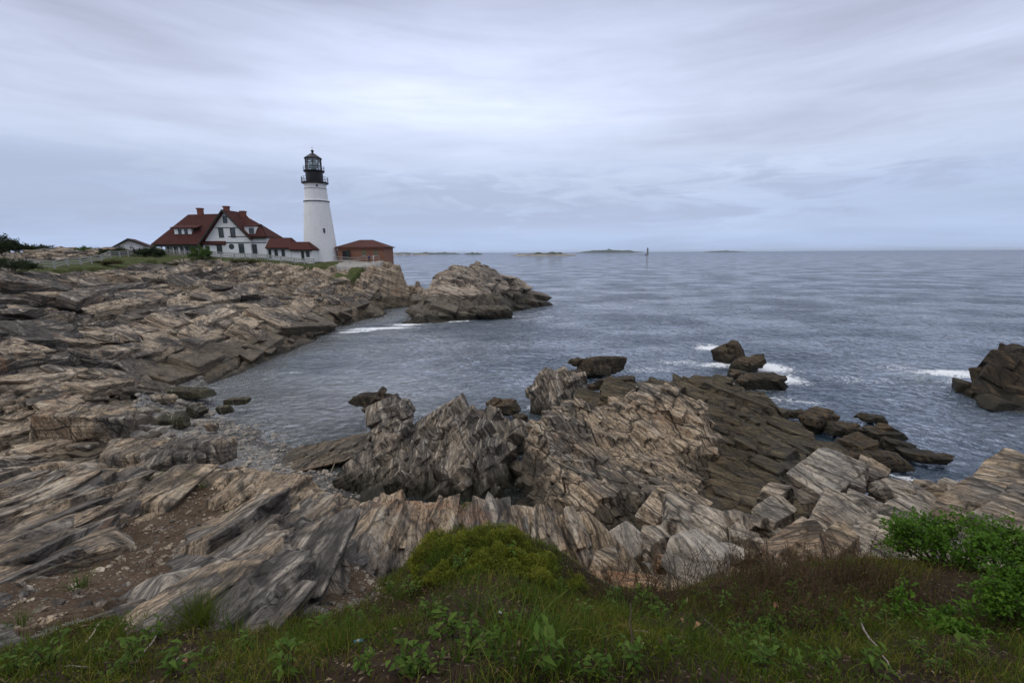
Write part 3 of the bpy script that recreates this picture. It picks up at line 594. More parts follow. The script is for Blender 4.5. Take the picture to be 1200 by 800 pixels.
# ------------------------------------------------------------------ boulders and blocks
_ico = {}
def ico(level):
    if level not in _ico:
        bm = bmesh.new(); bmesh.ops.create_icosphere(bm, subdivisions=level, radius=1)
        V = np.array([v.co[:] for v in bm.verts]); T = np.array([[v.index for v in f.verts] for f in bm.faces]); bm.free(); _ico[level] = (V / np.linalg.norm(V, axis=1)[:, None], T)
    return _ico[level]
def block_mesh(dims, seed, level=5, planes=9, rough=.03, boxy=.75, worn=14.0, layer=.0):
    """a broken block: planes cut from a ball, edges a little worn, layers along its own x axis"""
    r = np.random.default_rng(seed); D, T = ico(level)
    N = [np.eye(3)[k] * s for k in range(3) for s in (1, -1)]; off = [1.0 * (1 + .12 * r.standard_normal()) for _ in range(6)]
    tilt = Matrix.Rotation(r.uniform(-.3, .3), 3, 'Z') @ Matrix.Rotation(r.uniform(-.35, .35), 3, 'Y') @ Matrix.Rotation(r.uniform(-.2, .2), 3, 'X')
    N = [np.array(tilt @ Vector(n)) for n in N]
    for _ in range(planes):
        n = r.standard_normal(3); n /= np.linalg.norm(n); N.append(n); off.append(r.uniform(.85, 1.25) * (1.0 + .35 * boxy))
    N = np.array(N); off = np.array(off); dots = D @ N.T
    q = np.maximum(dots, 1e-3) / off[None]
    rad = 1.0 / (np.sum(q ** worn, axis=1) ** (1.0 / worn))
    V = D * rad[:, None]
    s = r.uniform(0, 50)
    V = V * np.array(dims)[None] * .5
    nz = fbm(V[:, 0] * 2.2 + V[:, 2] * 1.3 + s, V[:, 1] * 2.2 - V[:, 2] * 1.1, seed, 4) + .5 * fbm(V[:, 0] * 7 + s, V[:, 1] * 7 + V[:, 2] * 7, seed + 3, 3)
    lay = fbm(V[:, 1] * .7 + s, (V[:, 2] + .3 * V[:, 1]) * 6.0, seed + 5, 3) if layer else 0
    V = V + D * (nz[:, None] * rough * max(dims) * .5) + D * np.atleast_1d(lay * layer)[:, None]
    return V, T
# ------------------------------------------------------------------ rock outcrops that stand clear of the land
def rock_patch(name, label, rows, mat, spacing, strike, seed, amp=1.0, shear=(0, 0), levels=LEVELS, pad=1.5, low=-2.2, group=None, dip=.9, floor=True, cat='rock', crack=.35, fine=1.0, warp=.5, blocks=None):
    P, F = ctrl(rows); P = np.array(P); F = np.array(F)
    # a skirt of points well under the sea or ground round the outline
    c = P.mean(0); ang = np.arctan2(P[:, 1] - c[1], P[:, 0] - c[0]); sk = []
    for k in range(20):
        a = -PI + 2 * PI * k / 20; d = np.array([math.cos(a), math.sin(a)])
        sk.append(c + d * (((P - c) @ d).max() + pad))
    sk = np.array(sk); P2 = np.concatenate([P, sk]); F2 = np.concatenate([F, np.stack([np.full(20, low), np.full(20, .6 * amp)], 1)])
    rb = RBF(P2, F2, .25)
    x0, y0 = sk.min(0); x1, y1 = sk.max(0)
    X, Y = np.meshgrid(np.arange(x0, x1, spacing), np.arange(y0, y1, spacing))
    z, a = rb(X, Y); a = np.clip(a, .05, 3)
    z = z + strata(X, Y, strike, seed, levels, dip=dip, crack=crack, fine=fine, warp=warp) * a
    g = base(X, Y)[0] if floor else np.full(z.shape, -3.0)
    zz = np.maximum(z, np.minimum(g, 0) - 1.0)
    h = np.maximum(zz - np.maximum(g, -.5), -.5)
    XX = X + shear[0] * h + .10 * spacing * 0; YY = Y + shear[1] * h
    V = np.stack([XX, YY, zz], -1).reshape(-1, 3); ny, nx = X.shape; i = np.arange(ny * nx).reshape(ny, nx)
    Q = np.stack([i[:-1, :-1], i[:-1, 1:], i[1:, 1:], i[1:, :-1]], -1).reshape(-1, 4)
    kp = (z > np.maximum(g - .7, -1.3)).reshape(-1)[Q].any(1); Q = Q[kp]
    V, Q, _ = compact(V, Q); T = None
    if blocks:                               # joint-bounded blocks of the same rock standing on it
        rg = np.random.default_rng(seed + 1); n, d0, d1, rot, jit, minr, lift = blocks; ok = np.argwhere(z > np.maximum(g, -.2) + .15); got = []; VV = [V]; TT = []; nv = len(V); tries = 0
        while len(got) < n and tries < n * 60:
            tries += 1; a_, b_ = ok[rg.integers(len(ok))]; p = np.array([XX[a_, b_], YY[a_, b_]])
            if any(np.hypot(*(p - q)) < minr for q in got): continue
            got.append(p); s = rg.uniform(0, 1) ** 1.6; dm = [d0[i] + (d1[i] - d0[i]) * s for i in range(3)]
            bv, bt = block_mesh([d * rg.uniform(.8, 1.25) for d in dm], seed * 50 + len(got), 5 if s > .35 else 4, planes=int(rg.integers(3, 8)), rough=.025, worn=36, layer=.02)
            e = [math.radians(r_ + rg.normal() * j) for r_, j in zip(rot, jit)]
            Rm = np.array(Matrix.Rotation(e[2], 3, 'Z') @ Matrix.Rotation(e[1], 3, 'Y') @ Matrix.Rotation(e[0], 3, 'X'))
            bv = bv @ Rm.T + np.array([p[0], p[1], zz[a_, b_] + (lift - .5) * dm[2]])
            VV.append(bv); TT.append(bt + nv); nv += len(bv)
        V = np.concatenate(VV); T = np.concatenate(TT)
    o0 = np.array([V[:, 0].mean(), V[:, 1].mean(), V[:, 2].min()])
    o = obj(name, fast_mesh(name, V - o0, Q, T), M[mat], loc=tuple(o0))
    PATCHES.append((X, Y, np.where(z > g, z, g - 9), spacing, x0, y0))
    return tag(o, label, cat, group)
PATCHES = []

LV_B = [(3.2, 1.3, .85), (1.3, .5, .42), (.5, .19, .18), (.2, .08, .06)]
rock_patch('rock_outcrop', 'jagged dark grey outcrop at the edge of the cove, left of the tan outcrop', [
  (408, 560, 'Y', 21, .4), (432, 525, 'Y', 22.3, .45), (455, 484, 'Y', 24.2, .35), (472, 482, 'Y', 24.6, .3), (486, 500, 'Y', 24, .4), (502, 490, 'Y', 24.6, .4), (542, 478, 'Y', 25.2, .35), (558, 484, 'Y', 25.0, .35), (582, 486, 'Y', 26, .4), (597, 498, 'Y', 25.6, .4),
  (520, 526, 'Y', 22.1, .5), (560, 524, 'Y', 22.1, .5), (592, 540, 'Y', 22, .5), (495, 560, 'Y', 20.4, .5), (545, 572, 'Y', 20.0, .5), (592, 575, 'Y', 20.6, .45), (440, 578, 'Y', 20.1, .4), (470, 530, 'Y', 22.2, .5), (540, 545, 'Y', 21, .5)],
  'rock_grey', .05, 22, 31, shear=(-.12, .10), levels=LV_B, pad=.9, low=-2.5, dip=1.3, crack=.6, blocks=(90, (.5, .4, .35), (2.0, 1.2, 1.0), (5, -34, 20), (14, 10, 16), .46, .10))
rock_patch('rock_outcrop', 'broad tan outcrop criss-crossed by joints, between the dark grey outcrop and the brown ledge', [
  (618, 525, 'Y', 21.3, .3), (640, 500, 'Y', 22.5, .35), (680, 488, 'Y', 23.5, .35), (740, 474, 'Y', 24, .3), (780, 476, 'Y', 24.3, .3), (832, 490, 'Y', 23, .3), (842, 520, 'Y', 21.3, .3), (700, 520, 'Y', 20.6, .35), (760, 515, 'Y', 20.8, .3), (800, 520, 'Y', 20.8, .25),
  (640, 560, 'Y', 18.6, .4), (700, 570, 'Y', 17.8, .4), (760, 570, 'Y', 17.8, .35), (820, 570, 'Y', 17.8, .3), (640, 595, 'Y', 16.6, .3), (700, 598, 'Y', 16.0, .35), (780, 600, 'Y', 15.6, .35), (840, 615, 'Y', 14.6, .3)],
  'rock_tan', .05, -35, 47, shear=(-.05, .12), levels=LV_B, pad=.8, low=-2.0, dip=1.0, crack=.9, blocks=(135, (.4, .3, .28), (1.5, .9, .7), (12, 12, -35), (10, 12, 18), .42, .30))
rock_patch('rock_ledge', 'wide brown intertidal ledge sloping into the sea behind the tan outcrop', [
  (700, 480, 'Y', 27, .3), (692, 468, 'Y', 29, .3), (722, 452, 'Y', 31.4, .4), (760, 453, 'Y', 30.6, .4), (800, 447, 'Y', 33, .4), (846, 443, 'Y', 36.5, .35), (860, 455, 'Y', 32.5, .35), (905, 482, 'Y', 28.6, .25), (760, 462, 'Y', 28.6, .45), (820, 466, 'Y', 28.0, .45), (860, 488, 'Y', 25.6, .4),
  (900, 508, 'Y', 24.8, .3), (950, 510, 'Y', 25.1, .25), (1003, 542, 'Y', 22.4, .2), (900, 560, 'Y', 20.4, .3), (960, 558, 'Y', 20.7, .25), (860, 600, 'Y', 17.2, .3), (850, 555, 'Y', 20.2, .35), (880, 615, 'Y', 16.3, .3), (930, 600, 'Y', 17.5, .25)],
  'rock_ledge', .06, -52, 63, shear=(0, .05), levels=LV_B, pad=.6, low=-2.2, dip=.8, crack=.45, blocks=(190, (.6, .35, .3), (2.6, 1.0, .8), (14, 8, -38), (9, 9, 12), .48, .42))
rock_patch('rock_outcrop', 'wedge-shaped grey rock standing in the water at the mouth of the channel', [
  (632, 447, 'Y', 32.5, .3), (645, 441, 'Y', 33.2, .3), (662, 440, 'Y', 34, .3), (627, 462, 'Y', 31.7, .3), (650, 478, 'Y', 30.6, .3), (640, 460, 'Y', 31.8, .3), (690, 448, 'Y', 34.0, .3), (688, 470, 'Y', 31.6, .3), (670, 455, 'Y', 32.5, .3)],
  'rock_grey', .06, 25, 77, shear=(-.12, 0), levels=LV_B, pad=.6, low=-2.5, dip=1.2, blocks=(12, (.6, .5, .5), (1.5, 1.0, 1.0), (0, -20, 20), (10, 10, 15), .6, .15))
rock_patch('rock_islet', 'high tan rock islet off the point below the lighthouse', [
  (548, 313, 'Y', 95, .8), (523, 317, 'Y', 93, .8), (575, 318, 'Y', 97, 1.0), (600, 328, 'Y', 101, .9), (622, 343, 'Y', 106, .6), (631, 351, 'Y', 107, .4), (503, 340, 'Y', 87, 1.0), (486, 368, 'Y', 77.5, .6), (481, 377, 'Y', 74.6, .5), (540, 340, 'Y', 87, 1.0), (560, 352, 'Y', 84, .9), (590, 361, 'Y', 86, .6), (605, 356, 'Y', 95, .6),
  (505, 374, 'Y', 76, .6), (535, 366, 'Y', 79, .7), (504, 326, 'Y', 91, .7), (490, 345, 'Y', 88, .9), (560, 367, 'Y', 81, .4)],
  'rock_far', .22, -65, 83, levels=[(8, 3.2, 1.3), (3.4, 1.3, .75), (1.5, .55, .36), (.7, .3, .15)], pad=2.0, low=-5, dip=1.0, shear=(.1, 0), crack=.6, blocks=(60, (2.0, 1.2, .9), (7.0, 3.2, 2.4), (8, 9, -15), (7, 7, 16), 1.5, .02))
rock_patch('rock_stack', 'massive dark rock rising from the sea at the right edge', [
  (1143, 447, 'Y', 35, .4), (1158, 428, 'Y', 35.8, .4), (1176, 419, 'Y', 36.5, .3), (1198, 420, 'Y', 36.4, .3), (1222, 430, 'Y', 35.5, .4), (1260, 430, 'Y', 35.5, .4), (1320, 440, 'Y', 35, .4), (1146, 466, 'Y', 34.2, .4), (1186, 486, 'Y', 31.4, .3), (1200, 455, 'Y', 33.2, .4), (1240, 500, 'Y', 30.3, .3), (1175, 456, 'Y', 34.0, .4), (1320, 500, 'Y', 31, .3)],
  'rock_weed', .07, -30, 99, levels=LV_B, pad=.7, low=-3, dip=1.0, shear=(-.1, 0), blocks=(34, (.8, .6, .5), (3.2, 2.0, 1.6), (5, 20, 10), (12, 12, 20), .7, .08))

def block(name, label, px, py, Y, dims, rot, seed, mat, level=5, group=None, cat='rock', sink=.15, cl=0, **kw):
    """rot in degrees; px, py is where the foot of the block is seen, Y metres ahead"""
    V, T = block_mesh(dims, seed, level, **kw); rg = np.random.default_rng(seed)
    for k in range(cl):
        f = rg.uniform(.35, .65); v2, t2 = block_mesh([d * f * rg.uniform(.8, 1.3) for d in dims], seed * 7 + k, max(level - 1, 3), **kw); e = rg.normal(size=3) * .35
        v2 = v2 @ np.array(Matrix.Rotation(e[2], 3, 'Z') @ Matrix.Rotation(e[1], 3, 'Y')).T + np.array([rg.uniform(-.45, .45) * dims[0], rg.uniform(-.5, .1) * dims[1], rg.uniform(-.1, .38) * dims[2]])
        T = np.concatenate([T, t2 + len(V)]); V = np.concatenate([V, v2])
    Rm = np.array(Matrix.Rotation(math.radians(rot[2]), 3, 'Z') @ Matrix.Rotation(math.radians(rot[1]), 3, 'Y') @ Matrix.Rotation(math.radians(rot[0]), 3, 'X'))
    V = V @ Rm.T
    p = atY(px, py, Y)
    V[:, 2] -= V[:, 2].min() + sink * (V[:, 2].max() - V[:, 2].min())
    o = obj(name, fast_mesh(name, V, None, T), M[mat], loc=tuple(p))
    return tag(o, label, cat, group)

# ------------------------------------------------------------------ bedded slabs that break out of the bedrock
def slabs(mat, pixpoly, n, dims, rot, jit, seed, lift=(-.1, .12), ref=None, minpx=9, avoid=True, lev=4):
    r = np.random.default_rng(seed); pp = np.array(pixpoly, float); VV, TT, nv, k, got, tries = [], [], 0, 0, [], 0
    while k < n and tries < n * 30:
        tries += 1; px = r.uniform(pp[:, 0].min(), pp[:, 0].max()); py = r.uniform(pp[:, 1].min(), pp[:, 1].max())
        if not inpoly(np.array([px]), np.array([py]), pp)[0] or any(abs(px - a) < minpx and abs(py - b) < minpx * .6 for a, b in got): continue
        q = hit(px, py); x, y = np.array([q[0]]), np.array([q[1]])
        if avoid and (inpoly(x, y, SOIL)[0] or inpoly(x, y, SOIL2)[0] or inpoly(x, y, BANK)[0] or inpoly(x, y, BEACH)[0] or q[2] < .25): continue
        got.append((px, py)); f = (q[1] / ref) if ref else 1.0; f = min(max(f, .5), 1.5); s = r.uniform() ** 1.7
        dm = [(a + (b - a) * s) * r.uniform(.8, 1.25) * f for a, b in dims]
        e_ = .35; gy = math.atan(float((base(x, y + e_)[0] - base(x, y - e_)[0])[0]) / (2 * e_)); gx = math.atan(float((base(x + e_, y)[0] - base(x - e_, y)[0])[0]) / (2 * e_))
        v, t = block_mesh(dm, seed * 97 + k, lev + (1 if s > .6 and not ref else 0), planes=int(r.integers(2, 6)), rough=.022, worn=24, layer=.012 if not ref else .03)
        a = [math.radians(rot[i] + r.normal() * jit[i]) for i in range(3)]
        Rm = np.array(Matrix.Rotation(a[2], 3, 'Z') @ Matrix.Rotation(a[1] - gx * .6, 3, 'Y') @ Matrix.Rotation(a[0] + (max(min(gy, .6), -.75) * (.55 if not ref else 1.0)), 3, 'X'))
        z = float(ground(x, y)[0]); v = v @ Rm.T + np.array([q[0], q[1], z + r.uniform(*lift) * dm[2]]); VV.append(v); TT.append(t + nv); nv += len(v); k += 1
    tag(obj('terrain', fast_mesh('terrain', np.concatenate(VV), None, np.concatenate(TT), False, {'tan': np.concatenate([np.full(len(v), r.normal(0, .22)) for v in VV])}), M[mat]), kind='structure')
# near shelf, left part, middle part, the tan rib
slabs('rock', [(0, 562), (100, 560), (230, 576), (330, 578), (400, 600), (470, 606), (480, 640), (420, 690), (330, 720), (200, 720), (240, 650), (290, 590), (220, 575), (120, 620), (0, 690)], 250, ((.14, .85), (.5, 1.9), (.10, .30)), (0, -12, 5), (4, 9, 7), 3, (-.22, .12), minpx=9)
slabs('rock', [(440, 598), (560, 602), (690, 622), (692, 680), (640, 640), (560, 612), (500, 622), (470, 650)], 55, ((.12, .32), (.5, 1.2), (.14, .28)), (0, -6, 4), (4, 6, 5), 4, (-.4, -.1), minpx=9)
slabs('rock_slope', [(0, 340), (90, 330), (200, 322), (300, 322), (400, 332), (430, 350), (380, 380), (300, 408), (215, 428), (170, 470), (120, 520), (0, 520)], 46, ((2.0, 3.4), (4.5, 9.0), (.8, 1.5)), (0, 5, 2), (4, 6, 9), 8, (-.3, -.05), ref=42, minpx=24, lev=5)
# the slope across the cove, and the knoll behind the fence
slabs('rock_slope', [(25, 300), (60, 292.5), (110, 291.5), (148, 297), (120, 302), (60, 307)], 60, ((.5, 1.6), (.9, 2.6), (.4, 1.0)), (0, 6, 3), (6, 9, 25), 6, (-.1, .15), ref=60, minpx=3, lev=3)
slabs('rock_slope', [(0, 335), (90, 322), (200, 312), (300, 314), (400, 324), (440, 326), (455, 346), (430, 356), (380, 384), (300, 414), (215, 436), (170, 480), (120, 530), (0, 535)], 400, ((.5, 2.0), (.8, 4.6), (.3, 1.0)), (0, 6, 3), (5, 9, 14), 5, (-.15, .12), ref=42, minpx=8)
# right foreground: big jointed blocks
BL = [  # label, px, py of the foot's middle, Y, dims, rot, seed, mat
 ('large tan slab with a peaked top, tallest block beside the brown ledge', 962, 590, 12.4, (2.6, 1.7, 1.75), (8, -14, 25), 3, 'rock_block'),
 ('squared tan block with a shaded front, right behind the peaked slab', 1018, 570, 13.2, (1.0, 1.0, 1.15), (0, -10, 35), 12, 'rock_block'),
 ('wedge-shaped pale tan block overlooking the sea inlet', 1058, 605, 12.0, (1.9, 1.2, 1.1), (6, 20, 15), 21, 'rock_block'),
 ('flat-faced grey tan slab lying between the wedge and the green shrub', 1075, 630, 10.6, (2.5, 1.3, .95), (18, 6, 18), 33, 'rock_block'),
 ('low grey block at the brink of the inlet, in front of the water', 1135, 600, 12.0, (1.6, 1.2, .8), (0, 10, 50), 41, 'rock_block'),
 ('big tan block at the right edge, highest there', 1195, 600, 11.2, (2.4, 1.8, 1.5), (5, -10, 20), 52, 'rock_block'),
 ('striped grey slab behind the green shrub at the right edge', 1180, 640, 9.3, (2.2, 1.2, .85), (20, -8, 10), 64, 'rock_block'),
 ('long split tan slab in front of the peaked one', 975, 635, 10.2, (2.1, 1.3, 1.05), (15, -24, 40), 71, 'rock_block'),
 ('rust streaked brown slab standing above the dry heath', 925, 672, 8.2, (1.75, .8, 1.25), (-12, -20, 28), 85, 'rock_stained'),
 ('grey leaning slab beside the rust streaked one', 978, 668, 8.3, (1.3, .7, .95), (-10, -28, 35), 96, 'rock_block'),
 ('low tan block left of the peaked slab, half behind it', 905, 615, 12.2, (1.5, 1.1, .8), (0, -15, 30), 103, 'rock_block'),
 ('brown angular boulder with dark faces, behind the pale boulder', 812, 633, 10.6, (1.9, 1.5, 1.15), (10, 18, -20), 117, 'rock_block'),
 ('fractured grey block in front of the tan outcrop', 735, 652, 9.5, (1.3, 1.0, 1.0), (15, -10, 20), 122, 'rock_pale'),
 ('small grey block wedged in the gap left of the brown angular boulder', 765, 650, 9.3, (.7, .6, .8), (0, 12, 10), 131, 'rock_block'),
 ('pale smooth boulder sitting in the vegetation, whitest of the rocks', 815, 673, 7.9, (1.02, .85, .72), (5, 8, 20), 144, 'rock_pale'),
 ('small flat grey stone right of the pale boulder', 850, 652, 8.9, (.75, .5, .38), (10, 10, -10), 155, 'rock_pale'),
 ('dark pointed block half hidden between the pale boulder and the rust streaked slab', 872, 650, 9.8, (1.1, .9, .8), (0, 25, 60), 161, 'rock_grey'),
 ('small orange stained stone above the splintered reddish slab', 773, 668, 8.3, (.34, .3, .4), (0, 15, 10), 171, 'rock_rust'),
 ('tan ribbed block under the brown angular boulder', 705, 672, 8.4, (.9, .7, .75), (0, 0, 5), 186, 'rock_block'),
 ('grey broken block resting on the ledge in front of the grey outcrop', 775, 610, 12.6, (1.8, 1.3, 1.0), (5, -12, 40), 190, 'rock_tan'),
 ('low tan slab filling the hollow between the split slab and the flat-faced one', 1015, 625, 10.8, (1.7, 1.2, .9), (12, -10, 30), 207, 'rock_block'),
 ('grey jagged block at the foot of the peaked slab, toward the brown ledge', 905, 592, 13.6, (1.3, 1.0, .9), (0, -20, 20), 208, 'rock_tan'),
 ('dark brown block in the hollow left of the low tan block', 862, 622, 12.4, (1.5, 1.1, .8), (0, 10, 30), 209, 'rock_grey'),
 ('tan wedge at the brink above the inlet, between the squared block and the wedge-shaped one', 1092, 592, 13.0, (1.2, 1.0, .75), (0, 14, 20), 210, 'rock_block'),
 ('long tan ridge-backed slab just left of the green shrub', 1020, 655, 9.2, (1.9, .9, .8), (14, -12, 25), 213, 'rock_block'),
 ('small cream block perched on the brink right of the wedge-shaped one', 1118, 585, 12.6, (1.1, .9, .8), (0, 16, 25), 215, 'rock_cream'),
 ('tan angular block between the low grey block and the highest one at the right edge', 1158, 596, 11.8, (1.3, 1.0, .95), (6, -14, 30), 217, 'rock_cream'),
 ('cream slab leaning on the long ridge-backed slab, nearest the heath', 1055, 650, 9.0, (1.2, .8, .7), (12, 12, 20), 219, 'rock_cream'),
 ('broad tan slab filling the right edge below the highest block', 1150, 622, 10.3, (2.2, 1.4, 1.0), (10, -6, 15), 214, 'rock_block'),
]
for lb, px, py, Y, dm, rt, sd, mt in BL:
    pale = mt == 'rock_pale'
    k_ = 1.0 if Y < 8.0 else .84 if px > 1040 else .74; mt = 'rock_cream' if mt == 'rock_block' and sd % 2 else mt; dm = (dm[0] * k_, dm[1] * k_, dm[2] * (k_ - .06))
    block('boulder', lb, px, py, Y, dm, rt, sd, mt, level=6 if Y > 9.5 or dm[0] > 1 else 5, cat='boulder', planes=7 if not pale else 12, rough=.025, worn=34 if not pale else 18, layer=.02, sink=.12, cl=0 if pale or dm[0] < 1 else 3, group='blocks heaped along the foreground rocks')
block('splintered_slab', 'reddish brown splintered slab lying by the grass mound', 745, 692, 7.3, (.95, .32, .24), (0, 4, -5), 203, 'rock_rust', 5, planes=2, rough=.02, worn=40, layer=.02, cat='rock')
# the cove
CV = [
 ('big round-shouldered brown boulder at the head of the cove', 188, 556, 20.2, (4.4, 3.0, 2.1), (0, 8, 12), 211, 'rock', 6),
 ('overhanging dark boulder left of the shingle, a hollow under it', 105, 512, 22.6, (3.6, 2.6, 1.9), (0, 14, 30), 222, 'rock', 6),
 ('mossy green boulder on the shingle, the roundest', 205, 498, 27.3, (1.55, 1.1, .95), (0, 5, 10), 231, 'rock_olive', 5),
 ('mossy green boulder nearer the water than the round one', 231, 484, 30.6, (1.4, 1.0, .75), (0, 12, -20), 242, 'rock_olive', 5),
 ('long low boulder with yellow-green weed at the water line', 220, 463, 34.0, (3.0, 1.4, .6), (0, 3, 5), 251, 'rock_olive', 5),
 ('small dark stone awash off the shingle', 278, 471, 32.3, (1.5, .8, .4), (0, 0, 10), 262, 'rock_olive', 4),
 ('dark stone in the shallows nearest the shingle', 263, 482, 30.2, (1.0, .7, .55), (0, 8, 30), 271, 'rock_olive', 4),
 ('flat pale grey slab set in the shingle', 252, 518, 25.0, (1.5, .9, .25), (0, 4, 15), 282, 'rock_pale', 5),
 ('small tan stone on the shingle above the pale slab', 248, 502, 27.2, (.75, .5, .45), (0, 20, 20), 291, 'rock_block', 4),
 ('tan block at the foot of the cliff, yellow stained', 190, 470, 31.5, (1.6, 1.1, .55), (0, 6, 40), 302, 'rock_block', 5),
 ('flat brown slab half under water off the shingle', 378, 536, 24.4, (5.0, 2.9, .42), (0, -2, 38), 312, 'rock_shoal', 6),
]
for lb, px, py, Y, dm, rt, sd, mt, lv in CV:
    block('boulder', lb, px, py, Y, dm, rt, sd, mt, lv, cat='boulder', planes=9, rough=.04, worn=16, layer=.03, sink=.3, cl=2 if dm[0] > 3 else 0, group='boulders in the cove')
# loose grey stones on the shingle
r = np.random.default_rng(5); PRO = [fast_mesh('beach_stone', *(lambda vt: (vt[0], None, vt[1]))(block_mesh((1, .75, .5), 400 + k, 3, rough=.05, worn=9))) for k in range(6)]
for m_ in PRO: m_.materials.append(M['rock_pale'])
BS = [(195, 472), (178, 478), (165, 490), (182, 492), (150, 498), (172, 502), (192, 486), (212, 474), (140, 508), (160, 512), (126, 516), (185, 506), (150, 486), (205, 488), (198, 512), (168, 482), (145, 520), (218, 500), (228, 508), (236, 496), (176, 514), (132, 504), (158, 500), (188, 498)]
for k, (px, py) in enumerate(BS):
    p = hit(px, py); s = r.uniform(.35, .95)
    o = bpy.data.objects.new('beach_stone', PRO[k % 6]); link(o, None, (p[0], p[1], ground(p[0], p[1]) + .08 * s), (r.uniform(-.3, .3), r.uniform(-.3, .3), r.uniform(0, 6))); o.scale = (s * 1.2, s, s)
    tag(o, 'loose grey stone on the upper shingle of the cove', 'stone', 'grey stones on the upper shingle')
# skerries in the sea
SK = [
 ('low dark rock awash beside the grey outcrop, the longer one', 438, 468, 30.6, (2.6, 1.4, .7), (0, 4, 5), 501, 'rock_weed', 5),
 ('small flat dark rock in front of the longer one by the grey outcrop', 446, 480, 29.2, (2.1, 1.3, .45), (0, 3, 20), 505, 'rock_weed', 5),
 ('round black rock in the water behind the grey outcrop', 593, 477, 30.6, (1.75, 1.2, .9), (0, 2, 0), 511, 'rock_weed', 5),
 ('small black stone in the channel behind the grey outcrop', 609, 490, 28.8, (.9, .8, .5), (0, 6, 20), 522, 'rock_weed', 4),
 ('tan topped skerry alone in the middle of the bay', 705, 430, 41.5, (3.6, 2.2, 1.5), (0, -6, 10), 533, 'rock_weed', 6),
 ('low skerry touching the tan topped one on its left', 680, 424, 42.5, (1.8, 1.2, .7), (0, 5, 0), 541, 'rock_weed', 5),
 ('tiny black rock between the wedge-shaped rock and the tan topped skerry', 676, 437, 37.8, (.9, .7, .4), (0, 0, 0), 544, 'rock_weed', 4),
 ('tiny black rock beside the wedge-shaped rock, nearest the brown ledge', 698, 453, 34.0, (1.1, .8, .4), (0, 0, 0), 547, 'rock_weed', 4),
 ('pointed brown skerry ringed with foam, outermost of the chain', 854, 416, 47.0, (2.6, 1.9, 2.1), (0, -18, 20), 551, 'rock_weed', 6),
 ('ridged brown skerry in the middle of the foam chain', 872, 428, 43.5, (2.8, 1.7, 1.4), (0, -14, 30), 562, 'rock_weed', 6),
 ('dark brown skerry at the landward end of the foam chain', 886, 450, 38.0, (3.4, 2.2, 1.5), (0, -6, 10), 573, 'rock_weed', 6),
 ('small brown rock joining the foam chain to the brown ledge', 866, 440, 40.2, (1.6, 1.1, .8), (0, 10, 0), 577, 'rock_weed', 5),
 ('rounded tan boulder among black seaweed beside the brown ledge', 955, 494, 28.2, (1.9, 1.3, 1.25), (0, -10, 25), 581, 'rock_weed', 6),
 ('brown hump of weedy rock, nearest the tan slabs', 1003, 524, 24.4, (2.2, 1.6, 1.0), (0, -8, 20), 592, 'rock_weed', 6),
 ('long black weedy rock trailing out into the inlet', 1030, 540, 22.8, (2.6, 1.3, .8), (0, -4, -30), 603, 'rock_weed', 5),
 ('brown topped weedy rock behind the long black one', 1032, 508, 26.6, (1.7, 1.3, .8), (0, 4, 10), 611, 'rock_weed', 5),
 ('low black mat of seaweed covered rock in the inlet, farthest right', 1080, 534, 23.6, (2.0, 1.1, .45), (0, 3, -25), 622, 'rock_weed', 5),
 ('black weedy rock between the tan boulder and the brown hump', 985, 502, 27.2, (1.9, 1.5, .75), (0, 4, -10), 633, 'rock_weed', 5),
 ('small black weedy rock seaward of the others in the inlet', 1022, 490, 29.0, (1.6, 1.0, .45), (0, 0, -30), 644, 'rock_weed', 5),
 ('black stone at the seaward foot of the brown ledge', 930, 484, 30.0, (1.3, .9, .5), (0, 0, -30), 655, 'rock_weed', 4),
 ('brown slab tilted toward the inlet beside the black mat', 1052, 524, 24.8, (1.6, .8, .6), (0, 10, -35), 666, 'rock_weed', 5),
 ('low flat rock at the front of the islet below the lighthouse', 570, 366, 81.0, (7.0, 4.0, 2.2), (0, 4, 5), 677, 'rock_far', 6),
]
for lb, px, py, Y, dm, rt, sd, mt, lv in SK:
    block('skerry', lb, px, py, Y, dm, rt, sd, mt, lv, cat='rock', planes=9, rough=.06, worn=16, layer=.04, sink=.45, cl=3 if dm[0] > 1.2 else 1, group='rocks standing in the sea')
# grey slabs poking out of the bank
for lb, px, py, Y, dm, rt, sd in [
 ('dark grey slab poking out of the bank left of the tall grass tuft', 160, 740, 3.75, (.62, .26, .16), (0, -22, 48), 701),
 ('split grey slab right of the tall grass tuft', 330, 722, 4.2, (.55, .3, .22), (0, -24, 50), 702),
 ('narrow upright grey splinter of rock at the foot of the grass mound', 488, 706, 4.15, (.10, .09, .34), (0, 8, 30), 703),
 ('grey slab behind the split one, streaked tan', 372, 722, 4.3, (.45, .2, .2), (0, -24, 52), 704),
 ('dark flat slab under the tall grass tuft', 215, 762, 3.35, (.5, .3, .16), (0, -15, 40), 705),
 ('tan log-shaped rock at the left edge beside the bare soil', 8, 732, 4.2, (.55, .26, .2), (0, -16, 62), 706),
 ('small loose tan plate of rock on the shelf', 376, 612, 7.4, (.42, .17, .07), (0, -6, 45), 707)]:
    block('rock_slab', lb, px, py, Y, dm if dm[0] < .2 or 'plate' in lb else tuple(q * 1.5 for q in dm), rt, sd, 'rock_block' if 'tan' in lb else 'rock_grey', 5, planes=4, rough=.02, worn=26, layer=.012, sink=.2, cat='rock', group='slabs around the bank')
